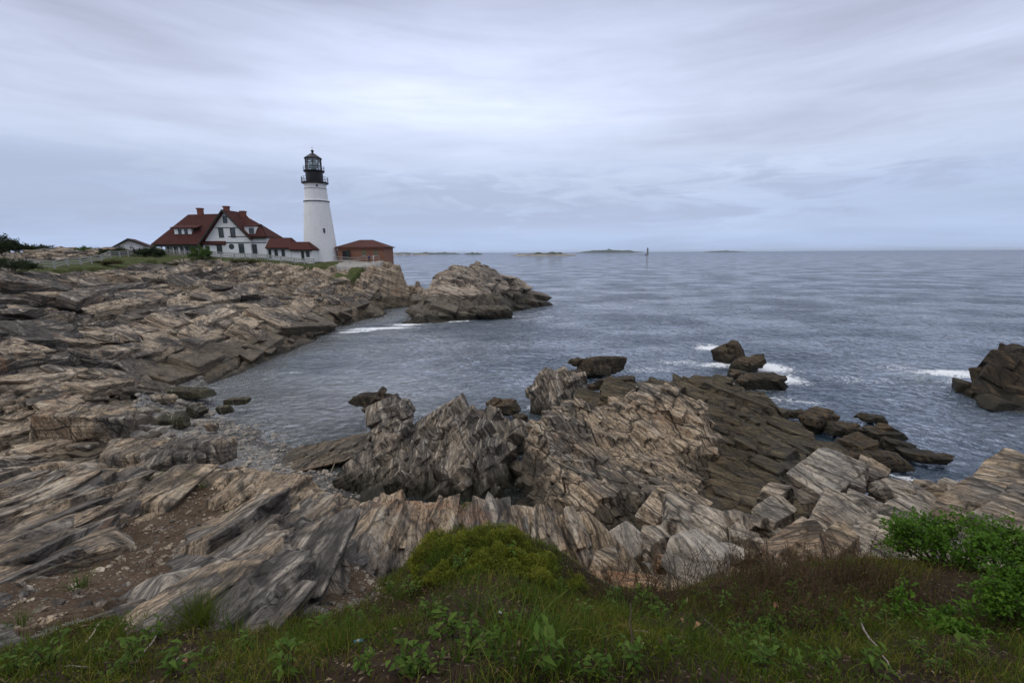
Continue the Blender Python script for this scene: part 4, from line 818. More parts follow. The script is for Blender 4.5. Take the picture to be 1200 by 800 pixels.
# ------------------------------------------------------------------ keeper's house
class Frame:
    """pixel to local metres on an upright plane Y metres ahead"""
    def __init__(s, px, py, Y): s.o = atY(px, py, Y); s.Y = Y
    def x(s, px, py=300): return atY(px, py, s.Y)[0] - s.o[0]
    def z(s, px, py): return atY(px, py, s.Y)[2] - s.o[2]
def window(parent, x0, x1, z0, z1, y=-.0, name='window', bars=True):
    f = MB(); w = .12
    f.box(x0 - w, x1 + w, y - .08, y - .002, z1, z1 + w).box(x0 - w, x1 + w, y - .10, y - .002, z0 - w, z0).box(x0 - w, x0, y - .08, y - .002, z0, z1).box(x1, x1 + w, y - .08, y - .002, z0, z1)
    if bars: f.box(x0, x1, y - .06, y - .002, (z0 + z1) / 2 - .04, (z0 + z1) / 2 + .04)
    fo = f.build(name, M['trim'], parent)
    MB().box(x0, x1, y - .035, y - .003, z0, z1).build('pane', M['glass_dark'], fo); return fo
def house():
    F = Frame(245, 301, 104); rt = empty('keepers_house', tuple(F.o)); tag(rt, 'large white keeper\'s house with a dark red roof, three chimneys and a front gable', 'house')
    X, Z = F.x, F.z
    ex, ez = X(183), Z(183, 287.5)          # left eave
    gx = X(271); gz = Z(271, 246); gl, gr = X(240), X(297); zl, zr = Z(240, 287.5), Z(297, 278.5); rx = X(313.5)
    D = 9.0; lo = -1.2
    w = MB()                                 # walls
    w.box(X(188), X(243), 1.8, D - .3, lo, ez)                                   # behind the porch
    P = [(gl + .3, lo), (gr, lo), (gr, zr - .1), (gx, gz - .45), (gl + .3, zl + .2)]
    w.poly([(a, -.6, z) for a, z in P][::-1], D)
    w.box(gr + .003, rx, 0, 6.0, lo, zr - .05)
    w.build('wall', M['white_wall'], rt)
    r = MB(); th = .28                       # roofs
    rl = X(212); rz = Z(212, 250.5); rz2 = Z(262, 249.0); yb = D * .5
    r.poly([(ex, -.9, ez), (gx - .5, -.9, ez), (gx, yb, rz2), (rl, yb, rz)], th)       # front slope
    r.poly([(ex, D + .5, ez), (ex, -.9, ez), (rl, yb, rz)], th)                         # left hip
    r.poly([(gx - .5, D + .5, ez), (ex, D + .5, ez), (rl, yb, rz), (gx, yb, rz2)], th)
    r.poly([(gl - .5, -1.3, zl - .1), (gx, -1.3, gz), (gx, D - 2, gz), (gl - .5, D - 2, zl - .1)][::-1], th)   # gable, left slope
    r.poly([(gr + .5, -1.3, zr - .25), (gx, -1.3, gz), (gx, D - 2, gz), (gr + .5, D - 2, zr - .25)], th)
    hx, hz = X(300), Z(300, 262.5); kx = X(283); kz = Z(283, 253)
    r.poly([(gx + .2, -.5, zr), (rx + .5, -.5, zr), (hx, 3.0, hz), (kx, 3.6, kz), (gx + .2, 3.6, kz + .2)], th)    # right roof: front, hip, back
    r.poly([(rx + .5, -.5, zr), (rx + .5, 6.6, zr), (hx, 3.0, hz)], th)
    r.poly([(rx + .5, 6.6, zr), (gx + .2, 6.6, zr), (kx, 3.6, kz), (hx, 3.0, hz)], th)
    ro = r.build('roof', M['roof_red'], rt)
    def chim(px, top, bot, y):
        c = MB(); a = X(px); zt, zb = Z(px, top), Z(px, bot) - 1.2
        c.box(a - .48, a + .48, y - .48, y + .48, zb, zt - .3).box(a - .58, a + .58, y - .58, y + .58, zt - .3, zt)
        c.build('chimney', M['brick_chim'], ro)
    chim(225.8, 241.5, 251, 4.6); chim(257, 239, 249, 4.8); chim(280, 245.5, 254, 3.6)
    t = MB()                                 # dark trim: rakes, belts, eaves
    for s, a, z in ((0, gl - .5, zl - .1), (1, gr + .5, zr - .25)):
        t.poly([(a, -1.45, z - .02), (gx, -1.45, gz - .02), (gx, -1.45, gz - .36), (a, -1.45, z - .36)], .14 if s else -.14)
    t.box(gl + .4, gr, -.68, -.602, Z(268, 284.9), Z(268, 283.9)); t.box(gr + .01, rx + .05, -.07, -.002, Z(305, 284.8), Z(305, 283.9))
    t.box(X(258.4), X(284.5), -.68, -.602, Z(271, 267.4), Z(271, 266.7))
    t.box(ex, gl, -.95, -.80, ez - .28, ez - .03); t.box(gr + .5, rx + .5, -.58, -.45, zr - .28, zr - .02)
    t.build('trim', M['trim'], rt)
    window(rt, X(269.2), X(272.6), Z(271, 261.0), Z(271, 254), -.6)
    for a in (262.4, 275.9): window(rt, X(a), X(a + 4.3), Z(a, 277.8), Z(a, 268.2), -.6)
    for a in (258.0, 283.6): window(rt, X(a), X(a + 4.8), Z(a, 296.5), Z(a, 286.2), -.6)
    window(rt, X(297.2), X(301.6), Z(299, 296.8), Z(299, 286.8), 0)
    o = MB().lathe([(.62, -.10), (.62, .0)], 20).build('round_window', M['trim'], rt, (X(274.5), -.602, Z(274.5, 289)), (PI / 2, 0, 0)); MB().lathe([(.45, .0), (.45, .02)], 20).build('pane', M['glass_dark'], o)
    d = MB().box(X(244), X(248.5), -.66, -.602, lo + .2, Z(246, 288)).build('door', M['trim'], rt)
    # shed dormer on the front slope
    def slope_y(z): return -.9 + (z - ez) / (rz - ez) * (yb + .9)
    z0, z1 = Z(215, 276.3), Z(215, 267.6); y0 = slope_y(z0); dm = MB()
    dm.box(X(206), X(226), y0 - .1, y0 + 3.6, z0 - .2, z1); do = dm.build('dormer', M['white_wall'], rt)
    MB().poly([(X(203.5), y0 - .6, z1), (X(234), y0 - .6, z1), (X(234), y0 + 3.4, z1 + 1.2), (X(203.5), y0 + 3.4, z1 + 1.2)], .18).build('dormer_roof', M['roof_red'], do)
    for a in (211.3, 218.6): window(do, X(a), X(a + 2.4), z0 + .1, z1 - .25, y0 - .1, bars=False)
    # small white dormer at the right roof
    z0, z1 = Z(296, 274.6), Z(296, 265.5); d2 = MB().box(X(290.5), X(302.5), -.15, 2.8, z0, z1).build('dormer', M['white_wall'], rt)
    MB().poly([(X(289.5), -.5, z1), (X(303.5), -.5, z1), (X(303.5), 2.8, z1 + .5), (X(289.5), 2.8, z1 + .5)], .16).build('dormer_roof', M['roof_red'], d2)
    window(d2, X(296.5), X(300.6), z0 + .35, z1 - .45, -.15, bars=False)
    # porch with white arches
    p = MB(); zt = ez - .35
    for k in range(8):
        a = X(186) + k * (X(238) - X(186)) / 7; p.box(a - .1, a + .1, -.75, -.55, lo, zt)
    p.box(X(185.5), X(238.5), -.78, -.5, zt, zt + .3); p.build('porch', M['trim'], rt)
    for k in range(3):
        a = X(203.5) + k * X(245 + 6.3); q = []
        for j in range(9): q.append((a + .5 * math.cos(PI * j / 8), -.45, Z(205, 293) + .55 * math.sin(PI * j / 8) + .25))
        MB().tube([(a + .5, -.45, lo + .6)] + q + [(a - .5, -.45, lo + .6)], .12, 6).build('arch', M['white_wall'], rt)
    MB().box(X(184), X(240), -1.0, 3, lo - .4, lo + .15).build('porch_floor', M['fence_grey'], rt)
house()
def shed(name, label, x0, x1, rt0, rt1, yt, ye, yb, Y, wins, door=None, D=5.0):
    F = Frame((x0 + x1) / 2, yb, Y); rt = empty(name, tuple(F.o)); tag(rt, label, 'shed'); X, Z = F.x, F.z; m = (x0 + x1) / 2
    ze, zt = Z(m, ye), Z(m, yt)
    MB().box(X(x0), X(x1), 0, D, -1.2, ze).build('wall', M['white_wall'], rt)
    r = MB(); r.poly([(X(x0) - .25, -.5, ze - .05), (X(rt1 + (x1 - rt1)) + .3, -.5, ze - .05), (X(rt1), D / 2, zt), (X(rt0) - .25, D / 2, zt)], .2)
    r.poly([(X(x1) + .3, D + .5, ze - .05), (X(x0) - .25, D + .5, ze - .05), (X(rt0) - .25, D / 2, zt), (X(rt1), D / 2, zt)], .2)
    r.poly([(X(x1) + .3, -.5, ze - .05), (X(x1) + .3, D + .5, ze - .05), (X(rt1), D / 2, zt)], .2); r.build('roof', M['roof_red'], rt)
    MB().box(X(x0), X(x1) + .25, -.56, -.42, ze - .28, ze - .07).build('eave', M['trim'], rt)
    for a, b, t, u in wins: window(rt, X(a), X(b), Z(a, u), Z(a, t), 0, bars=False)
    if door: a, b, t, u = door; MB().box(X(a), X(b), -.09, -.002, Z(a, u), Z(a, t)).build('door', M['trim'], rt)
shed('connecting_shed', 'low white shed with a dark red roof joined to the house', 314.5, 341.5, 313.5, 337, 279, 291, 303, 101.2, [(322.8, 325.4, 292.3, 300), (331, 333.6, 292.3, 299.5)], (315.2, 318.3, 292.5, 303))
shed('connecting_shed', 'smaller white shed with a dark red roof against the foot of the lighthouse', 342, 366, 341, 360, 284, 293, 305, 100.6, [(359.6, 362.4, 294, 300.5)], (353.3, 356.6, 294, 304.5), D=2.8)
def garage():
    F = Frame(157, 295, 112); rt = empty('garage', tuple(F.o), math.radians(30)); tag(rt, 'small white gabled building with a dark red roof left of the house', 'garage'); X, Z = (lambda p_: F.x(p_) * 1.0), F.z
    gx, gz = X(154.5), Z(154.5, 279.3); l, r_ = X(134), X(180.5); ze = Z(157, 292.2); D = 8
    MB().poly([(l + .6, 0, -2), (r_ - .6, 0, -2), (r_ - .6, 0, ze), (gx, 0, gz - .5), (l + .6, 0, ze)][::-1], D).build('wall', M['white_wall'], rt)
    q = MB(); q.poly([(l, -.6, ze - .1), (gx, -.6, gz), (gx, D, gz), (l, D, ze - .1)][::-1], .3); q.poly([(r_ + .3, -.6, ze - .1), (gx, -.6, gz), (gx, D, gz), (r_ + .3, D, ze - .1)], .3); q.build('roof', M['roof_red'], rt)
    t = MB(); t.poly([(l, -.72, ze - .1), (gx, -.72, gz), (gx, -.72, gz - .42), (l, -.72, ze - .52)], -.1); t.poly([(r_ + .3, -.72, ze - .1), (gx, -.72, gz), (gx, -.72, gz - .42), (r_ + .3, -.72, ze - .52)], .1); t.box(l + .6, r_ - .6, -.08, -.002, ze - .35, ze - .1); t.build('trim', M['trim'], rt)
garage()
def brick_house():
    F = Frame(423, 306.5, 106); rt = empty('brick_building', tuple(F.o)); tag(rt, 'red brick building with a hipped roof right of the lighthouse', 'building'); X, Z = F.x, F.z
    l, r_ = X(396), X(450.5); ze = Z(423, 290.3); zt = Z(423, 281.3); D = 8
    MB().box(l, r_, 0, D, -1.5, ze).build('wall', M['brick'], rt)
    a, b = X(416.5), X(432); e = .45; q = MB()
    q.poly([(l - e, -e, ze), (r_ + e, -e, ze), (b, D / 2, zt), (a, D / 2, zt)], .16); q.poly([(r_ + e, D + e, ze), (l - e, D + e, ze), (a, D / 2, zt), (b, D / 2, zt)], .16)
    q.poly([(l - e, D + e, ze), (l - e, -e, ze), (a, D / 2, zt)], .16); q.poly([(r_ + e, -e, ze), (r_ + e, D + e, ze), (b, D / 2, zt)], .16); q.build('roof', roof_mat('brown_shingle', (0.10, 0.042, 0.034)), rt)
    MB().box(l - .4, r_ + .4, -.40, -.26, ze - .22, ze - .02).build('cornice', M['brick_chim'], rt)
    MB().box(X(401.5), X(407), -.05, -.002, 0, Z(405, 294)).build('doorway', M['black_iron'], rt)
    MB().box(X(407.2), X(410.6), -.5, -.052, 0, Z(405, 293.4)).build('door', M['trim'], rt)
    for c in (427, 440.5):
        w = MB().box(X(c - 2.4), X(c + 2.4), -.06, -.002, Z(c, 299.2), Z(c, 292.2)).build('window', simple('grey_shutter', (.15, .14, .09), .8), rt)
        MB().box(X(c - 2.8), X(c + 2.8), -.12, -.062, Z(c, 300), Z(c, 299.2)).build('sill', M['pave'], w)
brick_house()
def lighthouse():
    F = Frame(377, 307, 107); rt = empty('lighthouse', tuple(F.o)); tag(rt, 'tall white conical lighthouse with a black lantern gallery', 'lighthouse'); Z = lambda py: F.z(372, py); s = 107 * .99 / FPX
    z = Z
    prof = [(19.6 * s, z(309)), (19.0 * s, z(304)), (17.8 * s, z(290)), (16.0 * s, z(268)), (14.5 * s, z(250)), (13.3 * s, z(237.5)), (13.1 * s, z(236.8)), (13.9 * s, z(236.7)), (13.9 * s, z(235.5)), (12.6 * s, z(235.4)), (11.7 * s, z(221.0)), (11.5 * s, z(217.5)), (12.6 * s, z(215.4))]
    MB().lathe(prof, 48).build('tower', M['tower'], rt, smooth=False)
    MB().lathe([(13.75 * s, z(237.0)), (14.05 * s, z(236.9)), (14.05 * s, z(236.2)), (13.75 * s, z(236.1))], 48).build('band', M['black_iron'], rt)
    MB().lathe([(11.95 * s, z(222)), (12.1 * s, z(221.9)), (12.1 * s, z(221.5)), (11.9 * s, z(221.4))], 48).build('string_course', M['fence_grey'], rt)
    g = MB().lathe([(12.4 * s, z(216.2)), (14.4 * s, z(215.2)), (14.4 * s, z(214.1)), (12 * s, z(214))], 40).build('gallery', M['black_iron'], rt)
    MB().lathe([(9.2 * s, z(214.5)), (9.2 * s, z(202.2)), (10.6 * s, z(202.0)), (11.2 * s, z(201.2)), (11.2 * s, z(200.4)), (9 * s, z(200.2))], 32).build('watch_room', M['black_iron'], rt)
    def rail(rad, z0, h, n, par, rr=.045):
        q = MB()
        for k in range(n):
            a = 2 * PI * k / n; q.tube([(rad * math.cos(a), rad * math.sin(a), z0), (rad * math.cos(a), rad * math.sin(a), z0 + h)], rr, 5)
        for hh in (h, h * .5): q.tube([(rad * math.cos(2 * PI * k / 40), rad * math.sin(2 * PI * k / 40), z0 + hh) for k in range(41)], rr * .8, 5)
        q.build('railing', M['black_iron'], par)
    rail(14.0 * s, z(214.1), 5.4 * s, 18, rt); rail(11.0 * s, z(200.6), 4.6 * s, 12, rt, .035)
    la = MB(); rl = 8.5 * s
    for k in range(10):
        a = 2 * PI * k / 10; la.tube([(rl * math.cos(a), rl * math.sin(a), z(200.6)), (rl * math.cos(a), rl * math.sin(a), z(186.2))], .07, 6)
    for py in (195.8, 191): la.tube([(rl * math.cos(2 * PI * k / 40), rl * math.sin(2 * PI * k / 40), z(py)) for k in range(41)], .05, 5)
    lo = la.build('lantern', M['black_iron'], rt); MB().lathe([(rl * .97, z(200.6)), (rl * .97, z(186.4))], 30).build('pane', M['lantern_glass'], lo)
    MB().lathe([(.5, z(200.5)), (.55, z(198.8)), (.8, z(197)), (.95, z(193.5)), (.8, z(190)), (.4, z(188))], 20).build('lens', M['lens'], lo)
    MB().lathe([(9.2 * s, z(186.6)), (9.4 * s, z(185.6)), (6.2 * s, z(183.0)), (2.6 * s, z(180.3)), (1.1 * s, z(179.4)), (1.0 * s, z(178.4)), (1.6 * s, z(177.6)), (1.6 * s, z(176.4)), (.5 * s, z(175.7)), (.3 * s, z(175.6))], 32).build('dome', M['black_iron'], rt)
    MB().tube([(0, 0, z(176)), (0, 0, z(171.5))], .04, 5).build('lightning_rod', M['black_iron'], rt)
    for px, py, w, h in ((382.5, 271, 2.2, 5.2), (376.4, 218.9, 1.5, 2.4)):
        t = (py - 237) / (304 - 237); rad = (13.2 + t * 5.8) * s if py > 230 else 11.6 * s; c = (px - (372 if py > 230 else 370.5)) * s
        yy = -math.sqrt(max(rad * rad - c * c, .1)); wo = MB().box(c - w * s / 2, c + w * s / 2, yy - .12, yy + .7, z(py + h / 2), z(py - h / 2)).build('window', M['trim'], rt); MB().box(c - w * s / 4, c + w * s / 4, yy - .15, yy - .122, z(py + h / 3), z(py - h / 3)).build('pane', M['glass_dark'], wo)
lighthouse()
# ------------------------------------------------------------------ fences
def fence(label, pts, post_h, rails, mat, post_r=.07, step=2.4, picket=None, name='fence', name_post='post'):
    P = [atY(*p) for p in pts]; rt = empty(name, tuple(P[0])); tag(rt, label, 'fence'); o = P[0]; Q = []
    for a, b in zip(P, P[1:]):
        n = max(1, int(round(np.linalg.norm(b - a) / step)))
        for k in range(n): Q.append(a + (b - a) * k / n)
    Q.append(P[-1]); Q = [q - o for q in Q]
    for q in Q: q[2] = ground(q[0] + o[0], q[1] + o[1]) - o[2]
    po = None
    for q in Q:
        if po is None: po = MB().box(-post_r, post_r, -post_r, post_r, -.4, post_h).build(name_post, M[mat], rt); c = po
        else: c = po.copy(); COL.objects.link(c); c.parent = rt
        c.location = tuple(q)
    for h in rails:
        m = MB()
        for a, b in zip(Q, Q[1:]):
            d = Vector(b - a).normalized(); n = Vector((-d.y, d.x, 0)) * .03; u = Vector((0, 0, .07))
            A, B = Vector(a) + Vector((0, 0, h)), Vector(b) + Vector((0, 0, h))
            v = [m.bm.verts.new(p) for p in (A - n - u, A + n - u, A + n + u, A - n + u, B - n - u, B + n - u, B + n + u, B - n + u)]
            for f in ((0, 1, 2, 3), (7, 6, 5, 4), (0, 4, 5, 1), (1, 5, 6, 2), (2, 6, 7, 3), (3, 7, 4, 0)): m.bm.faces.new([v[i] for i in f])
        m.build('rail', M[mat], rt)
    if picket:
        m = MB()
        for a, b in zip(Q, Q[1:]):
            n = max(1, int(np.linalg.norm(b - a) / picket))
            for k in range(n):
                p = a + (b - a) * (k + .5) / n; m.box(p[0] - .04, p[0] + .04, p[1] - .05, p[1] - .03, p[2] + .1, p[2] + post_h - .05)
        m.build('pickets', M[mat], rt)['kind'] = 'stuff'
    return rt
fence('white rail fence climbing the grass toward the small gabled building', [(26, 318, 58), (64, 314, 64), (95, 311, 71), (130, 304, 82), (160, 299, 92), (190, 297.5, 100)], 1.25, (.45, .8, 1.15), 'fence_white', .08, 4.2)
fence('grey picket fence in front of the porch of the house', [(176, 300, 97), (200, 300.5, 98), (243, 302, 98)], 1.3, (.35, 1.1), 'fence_grey', .08, 2.4, .28)
fence('pale rail fence along the lawn below the gable', [(243.5, 302, 98), (275, 303, 98.5), (313, 304, 98.6), (345, 306, 98.8), (368, 307, 99)], 1.25, (.5, .85, 1.2), 'fence_white', .06, 2.4, .34)
fence('thin grey rail fence round the paved point by the brick building', [(392, 308, 103), (410, 310, 102), (430, 310, 102), (445, 309, 102)], 1.15, (.6, 1.1), 'fence_grey', .04, 2.0)
# ------------------------------------------------------------------ people by the brick building
def person(label, px, py, Y, top, legs, skin='skin', h=1.72, yaw=0.0, lean=0.0):
    J = dict(pel=(0, 0, .93), waist=(0, 0, 1.1), chest=(0, .01, 1.32), neck=(0, 0, 1.47), head=(0, -.01, 1.58), crown=(0, 0, 1.70),
             hl=(-.1, 0, .9), kl=(-.11, -.03, .5), al=(-.11, .02, .09), tl=(-.11, -.14, .04), hr=(.1, 0, .9), kr=(.11, -.06, .5), ar=(.12, .05, .09), tr=(.12, -.11, .04),
             sl=(-.19, .01, 1.4), el=(-.25, .03, 1.13), wl=(-.2, -.12, .93), fl=(-.19, -.16, .86), sr=(.19, .01, 1.4), er=(.25, .03, 1.13), wr=(.2, -.12, .93), fr=(.19, -.16, .86))
    R = dict(pel=.15, waist=.14, chest=.15, neck=.055, head=.095, crown=.06, hl=.09, kl=.06, al=.045, tl=.04, hr=.09, kr=.06, ar=.045, tr=.04, sl=.065, el=.048, wl=.035, fl=.035, sr=.065, er=.048, wr=.035, fr=.035)
    E = 'pel-waist waist-chest chest-neck neck-head head-crown pel-hl hl-kl kl-al al-tl pel-hr hr-kr kr-ar ar-tr chest-sl sl-el el-wl wl-fl chest-sr sr-er er-wr wr-fr'.split()
    K = list(J); me = bpy.data.meshes.new('person'); me.from_pydata([J[k] for k in K], [(K.index(e.split('-')[0]), K.index(e.split('-')[1])) for e in E], [])
    o = bpy.data.objects.new('person', me); COL.objects.link(o); md = o.modifiers.new('s', 'SKIN')
    for i, k in enumerate(K): me.skin_vertices[0].data[i].radius = (R[k], R[k] * (.75 if k in ('pel', 'waist', 'chest') else 1)); me.skin_vertices[0].data[i].use_root = k == 'pel'
    o.modifiers.new('u', 'SUBSURF').levels = 2
    dg = bpy.context.evaluated_depsgraph_get(); m2 = bpy.data.meshes.new_from_object(o.evaluated_get(dg)); o.modifiers.clear(); o.data = m2
    for q in (legs, top, skin, 'hair'): m2.materials.append(M[q])
    for f in m2.polygons:
        c = f.center; f.use_smooth = True
        f.material_index = 3 if (c.z > 1.6 and (c.y > -.03 or c.z > 1.66)) else 2 if (c.z > 1.44 or (abs(c.x) > .13 and c.z < .93 and c.z > .8 and c.y < -.11)) else 1 if c.z > .93 else 0
    p = atY(px, py, Y); o.location = (p[0], p[1], float(ground(p[0], p[1])) - .01); o.rotation_euler = (0, 0, yaw); o.scale = (h / 1.72,) * 3
    tag(o, label, 'person')
person('person in a dark blue jacket standing by the brick building', 433.0, 308, 100.9, 'navy', 'darkcloth', yaw=.6)
person('person in pale clothes beside the one in the dark blue jacket', 438.0, 308, 101.0, 'palecloth', 'palecloth', h=1.62, yaw=-1.0)
# ------------------------------------------------------------------ far islands and the ledge light
def island(label, px0, px1, Y, hmax, seed, dep, mat='island_green', shore=True, cliff=.25):
    a = atZ(px0, 340, 0); x0 = ray(px0, 296); x1 = ray(px1, 296); xa, xb = x0[0] / x0[1] * Y, x1[0] / x1[1] * Y
    nx, ny = 140, 24; X, V = np.meshgrid(np.linspace(0, 1, nx), np.linspace(0, 1, ny)); r = np.random.default_rng(seed)
    prof = np.clip(np.sin(PI * X), 0, 1) ** .55 * (.62 + .38 * fbm(X * 5 + seed, X * 0, seed, 3)); cross = np.clip(np.sin(PI * V), 0, 1) ** .5
    wx = (xb - xa); H = hmax * prof * cross * (1 + .35 * fbm(X * wx / 25, V * dep / 25, seed + 2, 3)); H = H - 1.0
    Vt = np.stack([(X - .5) * wx, (V - .5) * dep + 8 * fbm(X * 6, V * 2, seed + 4, 2), H], -1).reshape(-1, 3); i = np.arange(nx * ny).reshape(ny, nx)
    Q = np.stack([i[:-1, :-1], i[:-1, 1:], i[1:, 1:], i[1:, :-1]], -1).reshape(-1, 4)
    me = fast_mesh('island', Vt, Q, None, True); me.materials.append(M[mat]); me.materials.append(M['island_rock'])
    if shore:
        for f in me.polygons:
            if f.center.z < hmax * cliff: f.material_index = 1
    o = bpy.data.objects.new('island', me); link(o, None, ((xa + xb) / 2, Y, 0)); tag(o, label, 'island', 'islands on the horizon'); return o
island('low wooded shore behind the brick building, nearest the lighthouse', 380, 502, 2600, 26, 3, 260, cliff=.18)
island('distant thin headland joining the wooded shore, farther right', 478, 540, 3600, 20, 5, 200, shore=False)
island('tiny dark islet left of the long green island', 543, 566, 2900, 15, 7, 120, shore=False)
island('long green island with a pale rocky shore, largest on the horizon', 597, 676, 1500, 15.0, 9, 130, cliff=.30)
island('long faint blue headland behind the ledge light', 675, 752, 5200, 42, 11, 300, shore=False)
island('faint low land on the skyline right of the ledge light', 826, 872, 5000, 20, 13, 200, shore=False)
island('flat dark ledge carrying the far grey light tower', 729, 764, 1450, 2.4, 15, 40, 'ledge_far', False)
for lb, px, hh in (('white house on the far wooded shore, left one', 461.5, 7), ('small white house on the far wooded shore, right one', 472.5, 6), ('small white house at the tip of the far wooded shore', 482, 5)):
    d = ray(px, 296); rt = empty('shore_house', (d[0] / d[1] * 2440, 2440, 0)); tag(rt, lb, 'house', 'houses on the far shore')
    MB().box(-7, 7, 0, 8, -1, hh).build('wall', M['white_wall'], rt); q = MB(); q.poly([(-8, -1, hh), (8, -1, hh), (8, 4, hh + 4), (-8, 4, hh + 4)], .3); q.poly([(8, 9, hh), (-8, 9, hh), (-8, 4, hh + 4), (8, 4, hh + 4)], .3); q.build('roof', M['stone_grey'], rt)
d = ray(758.8, 296); rt = empty('ledge_light', (d[0] / d[1] * 1440, 1440, 0)); tag(rt, 'grey stone light tower on a ledge far out at sea', 'lighthouse')
MB().lathe([(3.6, -1), (3.4, 1), (2.8, 9), (2.5, 17), (2.9, 17.4), (2.9, 18)], 24).build('tower', M['stone_grey'], rt); MB().lathe([(1.7, 18), (1.7, 20.6), (2.1, 20.8), (1.0, 22.2), (.2, 23)], 16).build('lantern', M['black_iron'], rt)
MB().box(-6.5, -4.4, -1.5, 1.5, -1, 3.2).build('pier', M['ledge_far'], rt)
# ------------------------------------------------------------------ the sea
def build_sea():
    az = np.radians(np.concatenate([np.linspace(-115, -50, 60)[:-1], np.linspace(-50, 56, 560), np.linspace(56, 115, 60)[1:]]))
    rr = np.concatenate([np.exp(np.linspace(math.log(9), math.log(160), 520)), np.exp(np.linspace(math.log(160), math.log(14000), 150))[1:]])
    A, R = np.meshgrid(az, rr); x = R * np.sin(A); y = R * np.cos(A)
    near = R < 230; g = np.full(x.shape, -8.0); g[near] = base(x[near], y[near])[0]
    # outcrops count as shallow water
    for (PX, PY, PZ, sp, x0, y0) in PATCHES:
        ny, nx = PX.shape; ii = np.round((y - y0) / sp).astype(int); jj = np.round((x - x0) / sp).astype(int)
        ok = (ii >= 0) & (ii < ny) & (jj >= 0) & (jj < nx); v = np.full(x.shape, -9.0); v[ok] = PZ[ii[ok], jj[ok]]; g = np.maximum(g, v)
    deep = sstep(.0, 2.6, -g)
    cove = np.exp(-(((x + 17) / 15) ** 2 + ((y - 36) / 15) ** 2) ** 1.5); calm = np.clip(cove, 0, 1)
    calm = np.maximum(calm, .5 * np.exp(-(((x + 14) / 16) ** 2 + ((y - 62) / 20) ** 2)))
    wob = fbm(x * .06, y * .06, 7, 2)
    ph = (y * .62 + x * .36) + 2.2 * wob
    amp = (1 - .7 * calm) * np.exp(-(R / 420) ** 2) * sstep(0, 3.0, -g)
    sw = .085 * np.sin(ph * .75) + .05 * np.sin((y * .9 - x * .15) * 1.25 + 3 * wob) + .07 * fbm(x * .33, y * .45, 21, 3) + .085 * fbm(x * .75 + .3 * y, y * .95, 23, 3, .6)
    z = amp * sw
    # a green swell lifting toward the dark rock at the right edge
    sl = np.zeros(x.shape); c0 = atZ(1055, 441, 0); c1 = atZ(1135, 452, 0); dirv = (c1 - c0)[:2]; ln = np.linalg.norm(dirv); dirv /= ln; nv = np.array([-dirv[1], dirv[0]])
    u = (x - c0[0]) * dirv[0] + (y - c0[1]) * dirv[1]; w = (x - c0[0]) * nv[0] + (y - c0[1]) * nv[1] + .25 * np.sin(u * .8)
    e = np.exp(-(w / .85) ** 2) * sstep(-2.5, 1.5, u) * sstep(ln + 1.5, ln - 1, u); sl += e; z += .42 * e
    foam = np.zeros(x.shape)
    def ell(px, py, rx, ry, v, rot=0.0):
        p = atZ(px, py, 0); a = math.radians(rot); dx = x - p[0]; dy = y - p[1]; X = dx * math.cos(a) + dy * math.sin(a); Y = -dx * math.sin(a) + dy * math.cos(a)
        np.maximum(foam, v * np.exp(-((X / rx) ** 2 + (Y / ry) ** 2)), out=foam)
    ell(838, 407, 3.4, 2.6, .95); ell(895, 430, 3.6, 2.6, 1.05, -40); ell(915, 443, 3.0, 2.2, .95, -40); ell(845, 428, 4.5, 1.6, .85, 10); ell(868, 452, 4.0, 1.5, .8, -20); ell(800, 425, 6, 2, .62); ell(760, 432, 5, 2, .58); ell(930, 470, 4, 2.0, .62, -30)
    ell(1115, 437, 4.5, 2.0, .95, -10); ell(1090, 436, 5, 1.3, .72); ell(1130, 452, 1.6, 1.6, .9); ell(1050, 430, 5, 2, .55); ell(1000, 445, 6, 3, .5); ell(880, 470, 4, 2, .6)
    ell(445, 385, 7, 1.6, 1.0, 12); ell(475, 380, 4, 1.6, .9); ell(525, 377, 6, 1.2, .85, 15); ell(575, 372, 8, 1.4, .8, 15); ell(632, 356, 8, 5, .75, 30); ell(420, 388, 5, 1.4, .85, 20); ell(655, 338, 12, 3, .6)
    ell(1060, 580, 1.3, 1.0, .85, -40); ell(1075, 565, 2.4, 1.0, .72, -40); ell(1050, 548, 1.5, .8, .6); ell(715, 445, 3.0, 2.0, .62); ell(705, 463, 1.5, 1.2, .8); ell(628, 478, 1.0, 1.5, .75); ell(335, 437, 5, 1.0, .5, 20); ell(700, 433, 2.6, 1.0, .6)
    V = np.stack([x, y, z], -1).reshape(-1, 3); ny, nx = x.shape; i = np.arange(ny * nx).reshape(ny, nx)
    Q = np.stack([i[:-1, :-1], i[:-1, 1:], i[1:, 1:], i[1:, :-1]], -1).reshape(-1, 4)[:, ::-1]
    lb = base(x[near], y[near])[0]; lz = np.full(x.shape, -8.0); lz[near] = lb; Q = Q[lz.reshape(-1)[Q].min(1) < 1.2]
    V, Q, at = compact(V, Q, {'deep': deep.reshape(-1), 'foam': foam.reshape(-1), 'calm': calm.reshape(-1), 'swell': sl.reshape(-1)})
    tag(obj('sea_water', fast_mesh('sea_water', V, Q, None, True, at), M['water']), kind='structure')
    # seabed so that nothing shows the void
    b = MB(); b.poly([(-14000, -2000, -12), (14000, -2000, -12), (14000, 14000, -12), (-14000, 14000, -12)], .5); tag(b.build('seabed', M['ledge_far']), kind='structure')
build_sea()
